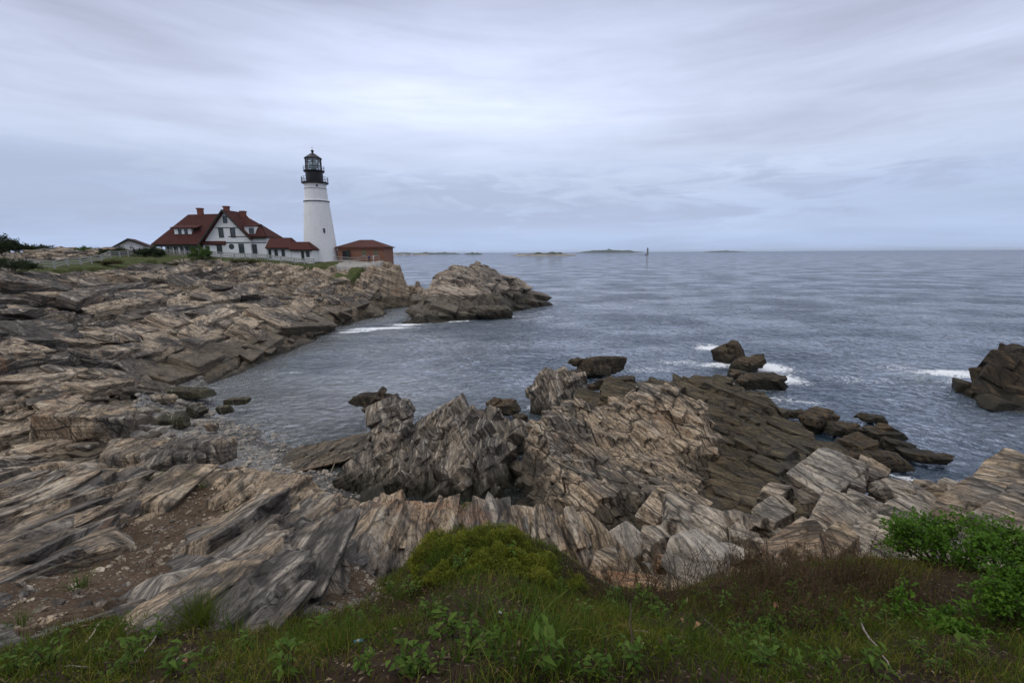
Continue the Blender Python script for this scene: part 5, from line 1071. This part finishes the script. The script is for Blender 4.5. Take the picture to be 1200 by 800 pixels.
# ------------------------------------------------------------------ vegetation
VR = np.random.default_rng(77)
def unit(v): return v / np.maximum(np.linalg.norm(v, axis=-1, keepdims=True), 1e-9)
def leaf_arrays(P, D, N, L, W, tint, fold=.18, droop=.15):
    """pointed leaves: P base, D direction, N rough normal"""
    D = unit(D); S = unit(np.cross(D, N)); Nn = np.cross(S, D); n = len(P); L = L[:, None]; W = W[:, None]
    b = P; m = P + D * L * .5 + Nn * L * droop * .3; l = m - S * W * .5 + Nn * W * fold; r = m + S * W * .5 + Nn * W * fold; t = P + D * L - Nn * L * droop
    V = np.stack([b, l, m, r, t], 1).reshape(-1, 3); k = np.arange(n)[:, None] * 5
    T = np.concatenate([k + [0, 3, 2], k + [0, 2, 1], k + [2, 3, 4], k + [1, 2, 4]])
    return V, T, np.repeat(tint, 5)
def blade_arrays(P, D, H, W, bend, tint):
    """grass blades: P foot, D lean direction (horizontal unit), H height, bend 0..1"""
    n = len(P); up = np.array([0, 0, 1.0]); S = np.stack([-D[:, 1], D[:, 0], np.zeros(n)], 1)
    a = VR.uniform(0, PI, n); S = unit(S * np.cos(a)[:, None] + D * np.sin(a)[:, None]); rows = []
    for f, w in ((0, 1.0), (.4, .85), (.75, .55)):
        c = P + up * (H * f * (1 - .35 * bend * f))[:, None] + D * (H * bend * f * f * .9)[:, None]
        rows += [c - S * (W * w * .5)[:, None], c + S * (W * w * .5)[:, None]]
    rows.append(P + up * (H * (1 - .35 * bend))[:, None] + D * (H * bend * .9)[:, None])
    V = np.stack(rows, 1).reshape(-1, 3); k = np.arange(n)[:, None] * 7
    Q = np.concatenate([k + [0, 1, 3, 2], k + [2, 3, 5, 4]]); T = k + [4, 5, 6]
    return V, Q, T, np.repeat(tint, 7)
def bank_points(n, poly=None, seed=0):
    out = []; r = np.random.default_rng(seed); tot = 0
    while tot < n:
        x = r.uniform(-7, 9, 40000); y = r.uniform(.7, 7.2, 40000); k = inpoly(x, y, poly or BANK) & (np.abs(np.degrees(np.arctan2(x, y))) < 58); x, y = x[k], y[k]; out.append(np.stack([x, y], 1)); tot += len(x)
    p = np.concatenate(out)[:n]; return np.column_stack([p, ground(p[:, 0], p[:, 1])])

# grass over the bank, thinner on bare patches
p = bank_points(105000, seed=3); dn = fbm(p[:, 0] * 1.1, p[:, 1] * 1.1, 501, 4); k = VR.uniform(0, 1, len(p)) < sstep(-.45, .25, dn) * .92 + .08; p = p[k]; n = len(p)
cl = fbm(p[:, 0] * 2.3, p[:, 1] * 2.3, 511, 3); H = np.clip(.03 + .05 * VR.gamma(2, .45, n) + .06 * np.clip(cl, 0, 1), .02, .24); a = VR.uniform(0, 2 * PI, n)
right = sstep(.2, 1.6, p[:, 0]) * sstep(1.8, 3.2, p[:, 1])
t = np.clip(.45 + .28 * VR.standard_normal(n) + .30 * fbm(p[:, 0] * .8, p[:, 1] * .8, 517, 3), 0, 1)
V, Q, T, tt = blade_arrays(p, np.stack([np.cos(a), np.sin(a), 0 * a], 1), H, VR.uniform(.0022, .0062, n), VR.uniform(.1, 1.1, n), t)
tag(obj('grass', fast_mesh('grass', V, Q, T, True, {'tint': tt}), M['grass']), kind='stuff')
# low mossy ground cover between the blades
p = bank_points(60000, seed=13); dn = fbm(p[:, 0] * 1.6 + 3, p[:, 1] * 1.6, 551, 4); k = VR.uniform(0, 1, len(p)) < sstep(-.3, .35, dn) * sstep(2.6, .6, p[:, 0] - .25 * p[:, 1] + .3); p = p[k]; n = len(p); p[:, 2] += VR.uniform(0, .035, n)
L = VR.uniform(.008, .022, n); V, T, tt = leaf_arrays(p, VR.normal(0, 1, (n, 3)) + [0, 0, .6], VR.normal(0, 1, (n, 3)) + [0, 0, 1.2], L, L * .45, np.clip(VR.normal(.4, .25, n), 0, 1))
tag(obj('ground_cover', fast_mesh('ground_cover', V, None, T, True, {'tint': tt}), M['mound']), kind='stuff')
# dry stems mixed into it
p = bank_points(14000, seed=4); dn = fbm(p[:, 0] * .9 + 5, p[:, 1] * .9, 521, 4); k = VR.uniform(0, 1, len(p)) < sstep(-.1, .5, dn) * .7 + .2; p = p[k]; n = len(p); a = VR.uniform(0, 2 * PI, n)
V, Q, T, tt = blade_arrays(p, np.stack([np.cos(a), np.sin(a), 0 * a], 1), VR.uniform(.05, .2, n), VR.uniform(.0015, .003, n), VR.uniform(.2, 1.5, n), VR.uniform(0, 1, n))
tag(obj('dry_grass', fast_mesh('dry_grass', V, Q, T, True, {'tint': tt}), M['dry']), kind='stuff')
# crumbs of dead leaf and bark on the soil
p = bank_points(11000, seed=6); n = len(p); p[:, 2] += VR.uniform(.003, .02, n); a = VR.uniform(0, 2 * PI, n); D = np.stack([np.cos(a), np.sin(a), VR.normal(0, .35, n)], 1)
V, T, tt = leaf_arrays(p, D, np.array([[0, 0, 1.0]]) + VR.normal(0, .4, (n, 3)), VR.gamma(2, .009, n) + .006, VR.uniform(.004, .018, n), VR.uniform(0, 1, n) ** 1.5)
tag(obj('leaf_litter', fast_mesh('leaf_litter', V, None, T, True, {'tint': tt}), M['litter']), kind='stuff')
# small stones in the bare soil
def pebbles(name, polys, n, s0, s1, seed, mat):
    r = np.random.default_rng(seed); D, T0 = ico(1); Vs, Ts = [], []; nv = 0
    for pl in polys:
        pl = np.array(pl); c = 0
        while c < n:
            x = r.uniform(pl[:, 0].min(), pl[:, 0].max()); y = r.uniform(pl[:, 1].min(), pl[:, 1].max())
            if not inpoly(np.array([x]), np.array([y]), pl)[0]: continue
            c += 1; s = s0 + (s1 - s0) * r.uniform() ** 5
            v = D * (1 + .25 * r.standard_normal((len(D), 1))) * np.array([s * r.uniform(.8, 1.6), s, s * .55]); w = r.uniform(0, 6); v = np.column_stack([v[:, 0] * math.cos(w) - v[:, 1] * math.sin(w), v[:, 0] * math.sin(w) + v[:, 1] * math.cos(w), v[:, 2]])
            Vs.append(v + np.array([x, y, float(ground(x, y)) + .15 * s])); Ts.append(T0 + nv); nv += len(v)
    tag(obj(name, fast_mesh(name, np.concatenate(Vs), None, np.concatenate(Ts)), M[mat]), kind='stuff')
pebbles('gravel', [SOIL, SOIL2], 1100, .007, .055, 9, 'rock_block')
pebbles('shingle_stones', [BEACH], 2600, .05, .24, 10, 'rock_pale')

def place(o, px, py, dz=0.0, rz=0.0, s=1.0):
    q = hit(px, py); o.location = (q[0], q[1], float(ground(q[0], q[1])) + dz); o.rotation_euler = (0, 0, rz); o.scale = (s, s, s); return o
def copy_tree(o):
    c = o.copy(); COL.objects.link(c)
    for ch in o.children: d = ch.copy(); COL.objects.link(d); d.parent = c
    return c
# clumps of long grass
def tuft(n, h, spread, seed):
    r = np.random.default_rng(seed); P = np.column_stack([r.normal(0, spread, n), r.normal(0, spread, n), np.zeros(n) - .01]); a = np.arctan2(P[:, 1], P[:, 0]) + r.normal(0, .7, n)
    V, Q, T, tt = blade_arrays(P, np.stack([np.cos(a), np.sin(a), 0 * a], 1), h * r.uniform(.5, 1.1, n), r.uniform(.003, .006, n), r.uniform(.2, 1.1, n), np.clip(r.normal(.35, .2, n), 0, 1))
    return fast_mesh('grass_tuft', V, Q, T, True, {'tint': tt})
o = obj('grass_tuft', tuft(420, .30, .075, 1), M['grass']); place(o, 232, 738); tag(o, 'tall dark green tuft of grass growing in the slabs, biggest tuft of all', 'grass tuft')
TP = [tuft(60, .2, .035, 5), tuft(40, .16, .03, 6), tuft(80, .24, .05, 7)]
for m_ in TP: m_.materials.append(M['weed'])
for k, (px, py) in enumerate([(150, 745), (95, 765), (40, 770), (20, 735), (520, 700), (560, 720), (625, 705), (655, 735), (640, 760), (585, 745), (690, 745), (735, 735), (775, 745), (705, 770), (470, 705), (500, 745), (455, 755), (395, 765), (350, 755), (540, 775), (610, 780), (660, 785), (300, 770), (820, 760), (275, 742), (880, 775), (530, 655), (575, 645), (600, 668), (640, 672), (550, 680), (612, 690), (512, 668), (660, 700), (870, 700), (940, 712), (985, 722), (820, 735)]):
    o = bpy.data.objects.new('grass_tuft', TP[k % 3]); COL.objects.link(o); place(o, px, py, 0, k * 1.3, .8 + .06 * (k % 7)); tag(o, 'small clump of bright long grass standing out of the short turf on the bank', 'grass tuft', 'grass clumps on the bank')
for k, (px, py) in enumerate([(160, 557), (130, 562), (222, 566), (238, 572), (190, 566), (545, 598), (268, 605), (300, 690), (92, 690)]):
    o = bpy.data.objects.new('grass_tuft', TP[(k + 1) % 3]); COL.objects.link(o); place(o, px, py, 0, k * 2.1, 1.0 + .15 * (k % 3)); tag(o, 'sprig of grass rooted in a crack of the bare slabs', 'grass tuft', 'grass in the rock cracks')
# leafy weeds: upright stems with pointed leaves
def weed_mesh(seed, n, h, leaf, w=.4):
    r = np.random.default_rng(seed); P, D, L = [], [], []; st = MB()
    for _ in range(n):
        a0 = r.uniform(0, 6.28); le = r.uniform(.1, .45); top = np.array([math.cos(a0) * le * h, math.sin(a0) * le * h, h * r.uniform(.6, 1.0)]); b = np.array([r.normal(0, .02), r.normal(0, .02), 0])
        st.tube([b, b + top * .5 + [0, 0, .02], b + top], [.003, .0025, .0015], 4)
        for q in np.linspace(.25, 1, 9):
            a = r.uniform(0, 6.28); P.append(b + top * q); D.append([math.cos(a), math.sin(a), r.uniform(.0, .7)]); L.append(leaf * r.uniform(.6, 1.15))
    L = np.array(L); V, T, tt = leaf_arrays(np.array(P), np.array(D), np.tile([0, 0, 1.0], (len(P), 1)) + r.normal(0, .2, (len(P), 3)), L, L * w, np.clip(r.normal(.5, .25, len(P)), 0, 1)); return V, T, tt, st
def weed(seed, n, h, leaf, w, mat='weed'):
    V, T, tt, st = weed_mesh(seed, n, h, leaf, w); rt = empty('weed_plant'); st.build('stem', M['twig_brown'], rt)['kind'] = 'stuff'; obj('foliage', fast_mesh('foliage', V, None, T, True, {'tint': tt}), M[mat], rt); return rt
PR = [weed(1, 5, .17, .055, .42), weed(2, 7, .13, .04, .5), weed(3, 4, .2, .075, .34), weed(4, 9, .11, .035, .6)]
WL = [(125, 775), (140, 792), (160, 782), (180, 752), (205, 790), (60, 785), (20, 792), (250, 770), (290, 760), (330, 775), (380, 742), (415, 735), (440, 722), (458, 690), (480, 700), (505, 725), (530, 742), (550, 762), (580, 770), (600, 735), (680, 720), (720, 715), (750, 712), (770, 722), (800, 712), (830, 704), (850, 715), (870, 770), (890, 785), (905, 765), (930, 790), (945, 770), (970, 785), (990, 740), (1010, 725), (1040, 735), (1075, 770), (1100, 785), (1125, 775), (1140, 760), (1020, 790), (910, 735), (860, 745), (790, 770), (740, 785), (700, 792), (640, 795), (480, 785), (430, 790), (500, 792), (340, 796), (1060, 720), (1090, 735), (720, 702), (765, 712), (815, 700), (858, 702), (895, 712), (930, 704), (968, 716), (1000, 700), (1030, 715), (945, 735), (885, 728), (600, 655), (540, 668), (655, 690)]
for k, (px, py) in enumerate(WL):
    o = PR[k] if k < 4 else copy_tree(PR[k % 4]); place(o, px, py, -.01, k * 2.4, .75 + .09 * (k % 6)); tag(o, 'small leafy green weed growing low among the grass of the bank', 'weed', 'leafy weeds on the bank')
# dense creeping shrub over the mound
MP = hits([(486, 690), (478, 668), (492, 648), (515, 634), (560, 626), (612, 634), (658, 656), (690, 696), (640, 690), (590, 676), (540, 676), (510, 690)])
p = bank_points(42000, MP, 8); cl = fbm(p[:, 0] * 2.6, p[:, 1] * 2.6, 541, 3); k = VR.uniform(0, 1, len(p)) < sstep(-.4, .25, cl) * .93 + .07; p = p[k]; cl = cl[k]; n = len(p); hh = np.clip(.05 + .17 * cl + .05 * fbm(p[:, 0] * 9, p[:, 1] * 9, 543, 2), .01, .3); p[:, 2] += hh * VR.uniform(.1, 1, n) ** .6; a = VR.uniform(0, 2 * PI, n); D = np.stack([np.cos(a), np.sin(a), VR.uniform(.1, 1.6, n)], 1)
L = VR.uniform(.012, .032, n); V, T, tt = leaf_arrays(p, D, VR.normal(0, 1, (n, 3)) + [0, 0, .8], L, L * .36, np.clip(.42 + .3 * cl + VR.normal(0, .2, n), 0, 1))
c = np.array([p[:, 0].mean(), p[:, 1].mean(), p[:, 2].min()]); rt = empty('creeping_shrub', tuple(c)); tag(rt, 'dense low green shrub spreading over the grass mound in the middle of the bank', 'shrub'); obj('foliage', fast_mesh('foliage', V - c, None, T, True, {'tint': tt}), M['mound'], rt)
st = MB()
for i in VR.choice(n, 260): q = p[i] - c; st.tube([q * [1, 1, 0] + [VR.normal(0, .03), VR.normal(0, .03), max(q[2] - .2, 0)], q + [0, 0, .02]], [.004, .002], 4)
st.build('stem', M['twig_brown'], rt)['kind'] = 'stuff'
# dry heath: wiry brown stems with sparse small leaves
def heath(seed, n=52, h=.30, sp=.19):
    r = np.random.default_rng(seed); rt = empty('heath_shrub'); s = MB(); P, D = [], []
    for _ in range(n):
        b = np.array([r.normal(0, sp), r.normal(0, sp * .8), -.03]); d = np.array([r.normal(0, .28), r.normal(0, .28), 1.0]); hh = h * r.uniform(.45, 1.1); m = b + d * hh * .55; t = m + (d + r.normal(0, .25, 3)) * hh * .45
        s.tube([b, m, t], [.0035, .0025, .001], 3)
        for _ in range(2): q = m + (t - m) * r.uniform(0, .7); s.tube([q, q + np.array([r.normal(0, .5), r.normal(0, .5), .8]) * hh * .25], [.0016, .0008], 3)
        for q in r.uniform(.2, 1, 16): P.append(b + (t - b) * q + r.normal(0, .02, 3)); D.append(r.normal(0, 1, 3) + [0, 0, .7])
    s.build('stem', M['twig_brown'], rt)['kind'] = 'stuff'; P = np.array(P); k = len(P); L = r.uniform(.010, .024, k)
    V, T, tt = leaf_arrays(P, np.array(D), r.normal(0, 1, (k, 3)), L, L * .42, r.uniform(0, 1, k)); obj('foliage', fast_mesh('foliage', V, None, T, True, {'tint': tt}), M['heath'], rt); return rt
HP = [heath(1), heath(2, 42, .26), heath(3, 60, .34, .22)]
for k, (px, py) in enumerate([(706, 700), (735, 704), (770, 706), (800, 702), (842, 697), (868, 692), (888, 700), (905, 686), (925, 692), (945, 680), (962, 692), (985, 680), (1005, 688), (1022, 676), (1040, 686), (860, 712), (900, 716), (935, 712), (975, 712), (1010, 706), (870, 732), (920, 738), (960, 738), (820, 722), (1050, 704), (890, 676), (915, 672), (880, 688)]):
    o = HP[k] if k < 3 else copy_tree(HP[k % 3]); place(o, px, py, -.02, k * 1.9, .6 + .16 * ((k * 7) % 5)); tag(o, 'brown wiry heath plant with tiny reddish leaves between the boulders and the bank', 'heath plant', 'dry heath along the edge of the bank')
# leafy shrubs
def shrub(name, label, loc, size, nb, nl, leaf, seed, mat, cat='shrub', flat=.55, w=.55, bark='bark', br=.014, hollow=.35):
    r = np.random.default_rng(seed); rt = empty(name, loc); tag(rt, label, cat); s = MB(); sx, sy, sz = size; tips = []
    for _ in range(nb):
        a = r.uniform(0, 2 * PI); q = r.uniform(.25, 1) ** .6; e = np.array([math.cos(a) * sx * q, math.sin(a) * sy * q, sz * (r.uniform(.55, 1.0) * math.sqrt(max(1 - .55 * q * q, .1)))]); b = np.array([r.normal(0, sx * .08), r.normal(0, sy * .08), -.1])
        m = b + (e - b) * .45 + np.array([r.normal(0, sx * .1), r.normal(0, sy * .1), sz * .12]); s.tube([b, (b + m) / 2 + r.normal(0, .02, 3), m, (m + e) / 2 + r.normal(0, .03, 3) * sx, e], [br, br * .8, br * .6, br * .35, br * .15], 5); tips.append((m, e))
        for _ in range(3): f = m + (e - m) * r.uniform(.1, .8); g = f + r.normal(0, .22, 3) * [sx, sy, sz] + [0, 0, .08 * sz]; s.tube([f, g], [br * .3, br * .1], 4); tips.append((f, g))
    s.build('branch', M[bark], rt); k = len(tips); idx = r.integers(0, k, nl); A = np.array([t_[0] for t_ in tips])[idx]; B = np.array([t_[1] for t_ in tips])[idx]; f = r.uniform(hollow, 1.06, nl)[:, None]
    P = A + (B - A) * f + r.normal(0, .075, (nl, 3)) * [sx, sy, sz * .8]; D = r.normal(0, 1, (nl, 3)) + [0, 0, .25]; L = leaf * r.uniform(.55, 1.2, nl); clump = r.normal(0, .16, k)[idx]
    V, T, tt = leaf_arrays(P, D, np.tile([0, 0, 1.0], (nl, 1)) + r.normal(0, flat, (nl, 3)), L, L * w, np.clip(.5 + clump + r.normal(0, .16, nl), 0, 1)); obj('foliage', fast_mesh('foliage', V, None, T, True, {'tint': tt}), M[mat], rt); return rt
def gl(px, py, Y): q = atY(px, py, Y); return (q[0], q[1], float(ground(q[0], q[1])) - .03)
shrub('leafy_shrub', 'bright green leafy shrub with bare forked branches, in front of the tan blocks', gl(1100, 705, 4.7), (.76, .5, .74), 22, 4400, .054, 11, 'rose', br=.013)
shrub('leafy_shrub', 'bright green leafy shrub cut by the right edge of the view', gl(1190, 720, 4.4), (.72, .5, .66), 20, 4200, .052, 12, 'rose')
shrub('leafy_shrub', 'darker green leafy shrub low in the bottom right corner', gl(1175, 790, 3.4), (.5, .4, .5), 16, 4200, .042, 13, 'rose')
shrub('leafy_shrub', 'low spreading green shrub left of the bottom right corner', gl(1085, 770, 3.3), (.38, .32, .28), 13, 1300, .045, 14, 'rose')
shrub('leafy_shrub', 'small rounded bright green plant at the bottom left of the bank', gl(135, 792, 2.9), (.17, .15, .15), 10, 700, .026, 15, 'weed', br=.005)
shrub('leafy_shrub', 'low green plant at the bottom edge right of the middle', gl(900, 796, 2.75), (.25, .2, .16), 11, 700, .035, 16, 'weed', br=.005)
# far bushes on the plateau
def fb(label, px, py, Y, size, mat, seed, nl=1500, leaf=.24, name='bush'):
    nl = int(nl * 2.6)
    q = atY(px, py, Y); shrub(name, label, (q[0], q[1], float(ground(q[0], q[1])) - .2), size, 12, nl, leaf, seed, mat, 'bush', br=.05, hollow=.0, flat=.9)
fb('big dark green bush on the knoll at the left edge', 2, 297, 88, (4.0, 3, 3.6), 'bushdark', 21, 4200, .34)
fb('low dark bush on the knoll right of the big one', 40, 294, 100, (3.2, 2.5, 1.5), 'bushdark', 22, 2400, .28)
fb('round dark bush on the rocks at the near end of the rail fence', 16, 318, 55, (2.7, 2.2, 1.9), 'bushdark', 23, 2600, .17)
fb('dark bush row in front of the small gabled building, left end', 136, 303, 90, (3.0, 2, 1.2), 'bushdark', 24)
fb('tallest dark bush in front of the small gabled building', 155, 302, 92, (3.6, 2, 1.7), 'bushdark', 25, 2200)
fb('dark bush between the small gabled building and the porch', 176, 302, 93, (2.4, 2, 1.9), 'bushdark', 26)
fb('bright green rounded bush in front of the white gable', 235, 303, 96.5, (2.3, 1.8, 2.3), 'bushlight', 27, 2200)
fb('small green bush left of the porch', 189, 303, 95.5, (1.1, 1, 1.5), 'bushlight', 28, 900)
fb('brown low scrub on the rock edge below the porch', 205, 309, 90, (4.0, 1.5, .8), 'heath', 29, 1500, .2)
fb('brown low scrub on the rock edge left of the dark bushes', 118, 314, 76, (3.6, 1.5, .8), 'heath', 30, 1500, .18)
fb('brown low scrub below the white gable', 290, 309, 95, (3.6, 1.2, .7), 'heath', 31, 1200, .2)
fb('pale green patch of scrub on the slope of the knoll', 99, 301, 98, (2.8, 1.5, .9), 'bushlight', 32)
fb('dark tiny bush on the skyline of the knoll', 68, 292.5, 106, (1.6, 1.2, .9), 'bushdark', 33, 700)
fb('grey leafless scrub on the skyline left of the small gabled building', 105, 294, 108, (2.6, 1.4, 1.2), 'heath', 34, 500, .16)
fb('dark scrub low on the rocks under the left edge of the fence', 2, 337, 44, (1.6, 1.0, .6), 'heath', 35, 1200, .12)
# ------------------------------------------------------------------ sticks, leaves and scraps on the bank
def stick(label, pix, mat, rad, up=.015, name='stick', lift=None):
    P = []
    for i, (px, py) in enumerate(pix):
        q = hit(px, py); z = float(ground(q[0], q[1])); P.append(np.array([q[0], q[1], z + up + (lift[i] if lift else 0)]))
    c = P[0].copy(); Q = []
    for a, b in zip(P, P[1:]):
        for f in (0, .33, .66): Q.append(a + (b - a) * f - c + VR.normal(0, .006, 3))
    Q.append(P[-1] - c); n = len(Q); o = MB().tube(Q, list(np.linspace(rad, rad * .45, n)), 6).build(name, M[mat], None, tuple(c), smooth=True); tag(o, label, 'stick')
stick('long grey stick lying flat on the bank, thickest of the sticks', [(742, 742), (775, 748), (822, 751)], 'twig_grey', .012)
stick('thin grey dead stem standing upright on the bank beside the thick stick', [(738, 775), (738, 768), (736, 760)], 'bark', .007, 0, 'dead_stick', [0, .12, .27])
stick('short pale dry stick among the weeds at the left', [(103, 752), (120, 730)], 'twig_pale', .008, .03)
stick('long thin pale stick crossing the slabs by the tall tuft', [(165, 785), (185, 752), (200, 722)], 'twig_grey', .006, .05)
stick('short grey stick pointing up from the slab right of the tall tuft', [(202, 778), (232, 762)], 'twig_grey', .006, .03)
stick('grey stick slanting down at the bottom right', [(1008, 742), (1024, 768), (1040, 796)], 'twig_grey', .008, .06)
stick('brown stick slanting across the bank below the dead leaves', [(822, 726), (850, 748), (878, 772)], 'bark', .008, .03)
stick('thin bare twig low on the bank at the bottom left', [(60, 782), (85, 786), (110, 785)], 'twig_grey', .006, .02)
stick('thin brown twig at the foot of the bank in the middle', [(690, 782), (712, 792), (735, 798)], 'bark', .005, .02)
def dleaf(label, px, py, L, seed, mat='dead_leaf'):
    r = np.random.default_rng(seed); V, T, tt = leaf_arrays(np.array([[0, 0, .0]]), np.array([[1, .2, .12]]), np.array([[.2, -.5, 1.0]]), np.array([L]), np.array([L * .6]), np.array([.5]), .3, .2)
    V2 = V + np.array([0, 0, .0015]); V = np.concatenate([V, V2]); T = np.concatenate([T, T[:, ::-1] + 5]); o = obj('dead_leaf', fast_mesh('dead_leaf', V, None, T, True), M[mat]); place(o, px, py, .05, r.uniform(0, 6)); tag(o, label, 'leaf')
dleaf('large brown dead leaf on the bank right of the long grey stick', 828, 738, .12, 1); dleaf('brown dead leaf beside the large one, nearer the stick', 800, 735, .07, 2); dleaf('curled brown dead leaf among the heath stems at the right', 905, 722, .08, 3); dleaf('brown dead leaf lowest on the bank at the right', 880, 752, .07, 4); dleaf('rusty dead leaf below the slab at the left', 222, 775, .06, 5)
o = MB().tube([(-.024, 0, .009), (.024, 0, .009)], .0085, 10).build('plastic_scrap', M['blue_plastic']); MB().tube([(-.006, 0, .009), (.008, 0, .009)], .0092, 10).build('band', M['white_plastic'], o); place(o, 420, 755, .02, .2); tag(o, 'small blue and white plastic scrap lying on the grassy bank', 'litter')
o = MB().lathe([(.012, 0), (.013, .006), (.010, .009)], 14).build('bottle_cap', M['white_plastic']); place(o, 586, 718, .02); tag(o, 'small white cap lying in the grass on the mound', 'litter')
o = MB().tube([(0, 0, 0), (.18, .05, .42), (.30, .1, .95)], [.028, .024, .016], 7).build('driftwood_pole', M['twig_pale']); q = atY(388, 553, 20.7); o.location = tuple(q); tag(o, 'thin whitish stick leaning on the dark grey outcrop', 'stick')
# ------------------------------------------------------------------ sky, sun, camera
def sky():
    w = bpy.data.worlds.new('World'); SC.world = w; w.use_nodes = True; t = NT(w.node_tree)
    D = t.n('ShaderNodeTexCoord').outputs['Generated']; s = t.n('ShaderNodeSeparateXYZ', {0: D}); z = s.outputs[2]
    zz = t.m('ADD', t.m('MAXIMUM', z, 0.0), 0.14)
    pl = t.n('ShaderNodeCombineXYZ', {0: t.m('DIVIDE', s.outputs[0], zz), 1: t.m('DIVIDE', s.outputs[1], zz), 2: 0.0}).outputs[0]
    a = t.noise(t.vm('MULTIPLY', pl, (0.55, 1.0, 1.0)), 0.62, 6, 0.55, 0.35)
    b = t.noise(t.vm('MULTIPLY', t.vm('ADD', pl, (7.3, 2.1, 0.0)), (0.45, 1.5, 1.0)), 1.5, 7, 0.6, 0.5)
    c = t.noise(t.vm('ADD', pl, (3.1, 9.4, 0.0)), 0.25, 3, 0.5)
    jit = t.m('MULTIPLY', t.m('SUBTRACT', t.noise(t.vm('MULTIPLY', D, (1.1, 1.1, 7.0)), 1.0, 4, .5), 0.5), 0.12)
    el = t.m('ADD', z, jit)
    base_c = t.ramp(el, [(0.0, (.465, .58, .83)), (.05, (.475, .585, .82)), (.10, (.485, .585, .80)), (.155, (.58, .66, .85)), (.24, (.60, .665, .85)), (.33, (.52, .57, .735)), (.42, (.42, .46, .60)), (.55, (.62, .64, .72)), (1.0, (1.0, 1.02, 1.08))])
    # bright thin cloud where the sun stands behind it
    sd = t.n('ShaderNodeVectorMath', {0: t.vm('MULTIPLY', D, (.42, 1.0, 1.25)), 1: (-.027, .941, .416)}, operation='DISTANCE').outputs['Value']
    glow = t.rng(sd, .30, .0)
    e1 = t.noise(t.vm('MULTIPLY', D, (1.3, 1.3, 11.0)), 1.0, 5, 0.55, 0.5)
    e2 = t.noise(t.vm('MULTIPLY', t.vm('ADD', D, (3.3, 1.7, 0.4)), (5.5, 5.5, 30.0)), 1.0, 7, 0.62, 0.7)
    k = t.m('ADD', 0.845, t.m('MULTIPLY', glow, 0.40))
    k = t.m('ADD', k, t.m('MULTIPLY', t.m('SUBTRACT', a, 0.5), 0.04))
    k = t.m('ADD', k, t.m('MULTIPLY', t.m('SUBTRACT', b, 0.5), 0.04))
    k = t.m('ADD', k, t.m('MULTIPLY', t.m('SUBTRACT', e1, 0.5), 0.78))
    k = t.m('ADD', k, t.m('MULTIPLY', t.m('SUBTRACT', e2, 0.5), t.rng(z, .02, .12, .12, .26)))
    k = t.m('ADD', k, t.m('MULTIPLY', t.m('SUBTRACT', c, 0.5), 0.06))
    k = t.m('MAXIMUM', k, 0.70)
    # blue grey shelf of cloud at the left, low
    band = t.m('MULTIPLY', t.m('MULTIPLY', t.rng(z, .20, .13), t.rng(z, .02, .07)), t.rng(t.m('ADD', t.m('ADD', e2, t.m('MULTIPLY', e1, .7)), t.m('MULTIPLY', s.outputs[0], -.12)), .74, .98))
    col = t.vm('SCALE', base_c, scale=k)
    col = t.mix(t.m('MULTIPLY', band, .78), col, (.36, .42, .585))
    ns = t.n('ShaderNodeTexSky'); ns.sky_type = 'NISHITA'; ns.sun_disc = False; ns.sun_elevation = math.radians(52); ns.sun_rotation = math.radians(-100); ns.dust_density = 3.0
    mixc = t.mix(0.94, ns.outputs[0], t.vm('SCALE', col, scale=10.0))
    bg = t.n('ShaderNodeBackground', {'Color': mixc, 'Strength': 0.1})
    o = t.n('ShaderNodeOutputWorld'); t.t.links.new(bg.outputs[0], o.inputs['Surface'])
    sun = bpy.data.lights.new('sun', 'SUN'); sun.energy = 0.75; sun.angle = math.radians(75); sun.color = (1, .97, .92)
    so = bpy.data.objects.new('sun', sun); COL.objects.link(so)
    el_, az_ = math.radians(52), math.radians(-100)     # azimuth from +Y towards +X
    d = Vector((math.sin(az_) * math.cos(el_), math.cos(az_) * math.cos(el_), math.sin(el_)))
    so.rotation_euler = d.to_track_quat('Z', 'Y').to_euler(); so.location = (0, 0, 60)
sky()
def haze():
    m = bpy.data.materials.new('sea_haze'); m.use_nodes = True; t = NT(m.node_tree)
    v = t.n('ShaderNodeVolumePrincipled', {'Color': (.80, .87, .95), 'Density': .00005}); v.inputs['Density Attribute'].default_value = ''
    o = t.n('ShaderNodeOutputMaterial'); t.t.links.new(v.outputs[0], o.inputs['Volume'])
    tag(MB().box(-14600, 14600, -14600, 14600, -14, 38).build('haze', m), kind='stuff')
haze()
cam = bpy.data.cameras.new('camera'); cam.lens = 16; cam.sensor_width = 36; cam.clip_start = .05; cam.clip_end = 60000
co = bpy.data.objects.new('camera', cam); COL.objects.link(co)
R3 = Matrix((RIGHT, UP, -FWD)).transposed(); co.matrix_world = Matrix.Translation(Vector(EYE)) @ R3.to_4x4(); SC.camera = co
SC.view_settings.view_transform = 'Standard'; SC.view_settings.look = 'None'; SC.view_settings.exposure = 0.28; SC.view_settings.gamma = 1
SC.render.engine = 'CYCLES'; cy = SC.cycles; cy.use_denoising = True; cy.denoising_prefilter = 'ACCURATE'; cy.denoising_input_passes = 'RGB_ALBEDO_NORMAL'; cy.max_bounces = 6; cy.diffuse_bounces = 2; cy.glossy_bounces = 2; cy.transparent_max_bounces = 12; cy.use_adaptive_sampling = False; cy.sample_clamp_indirect = 4; cy.caustics_reflective = False; cy.caustics_refractive = False
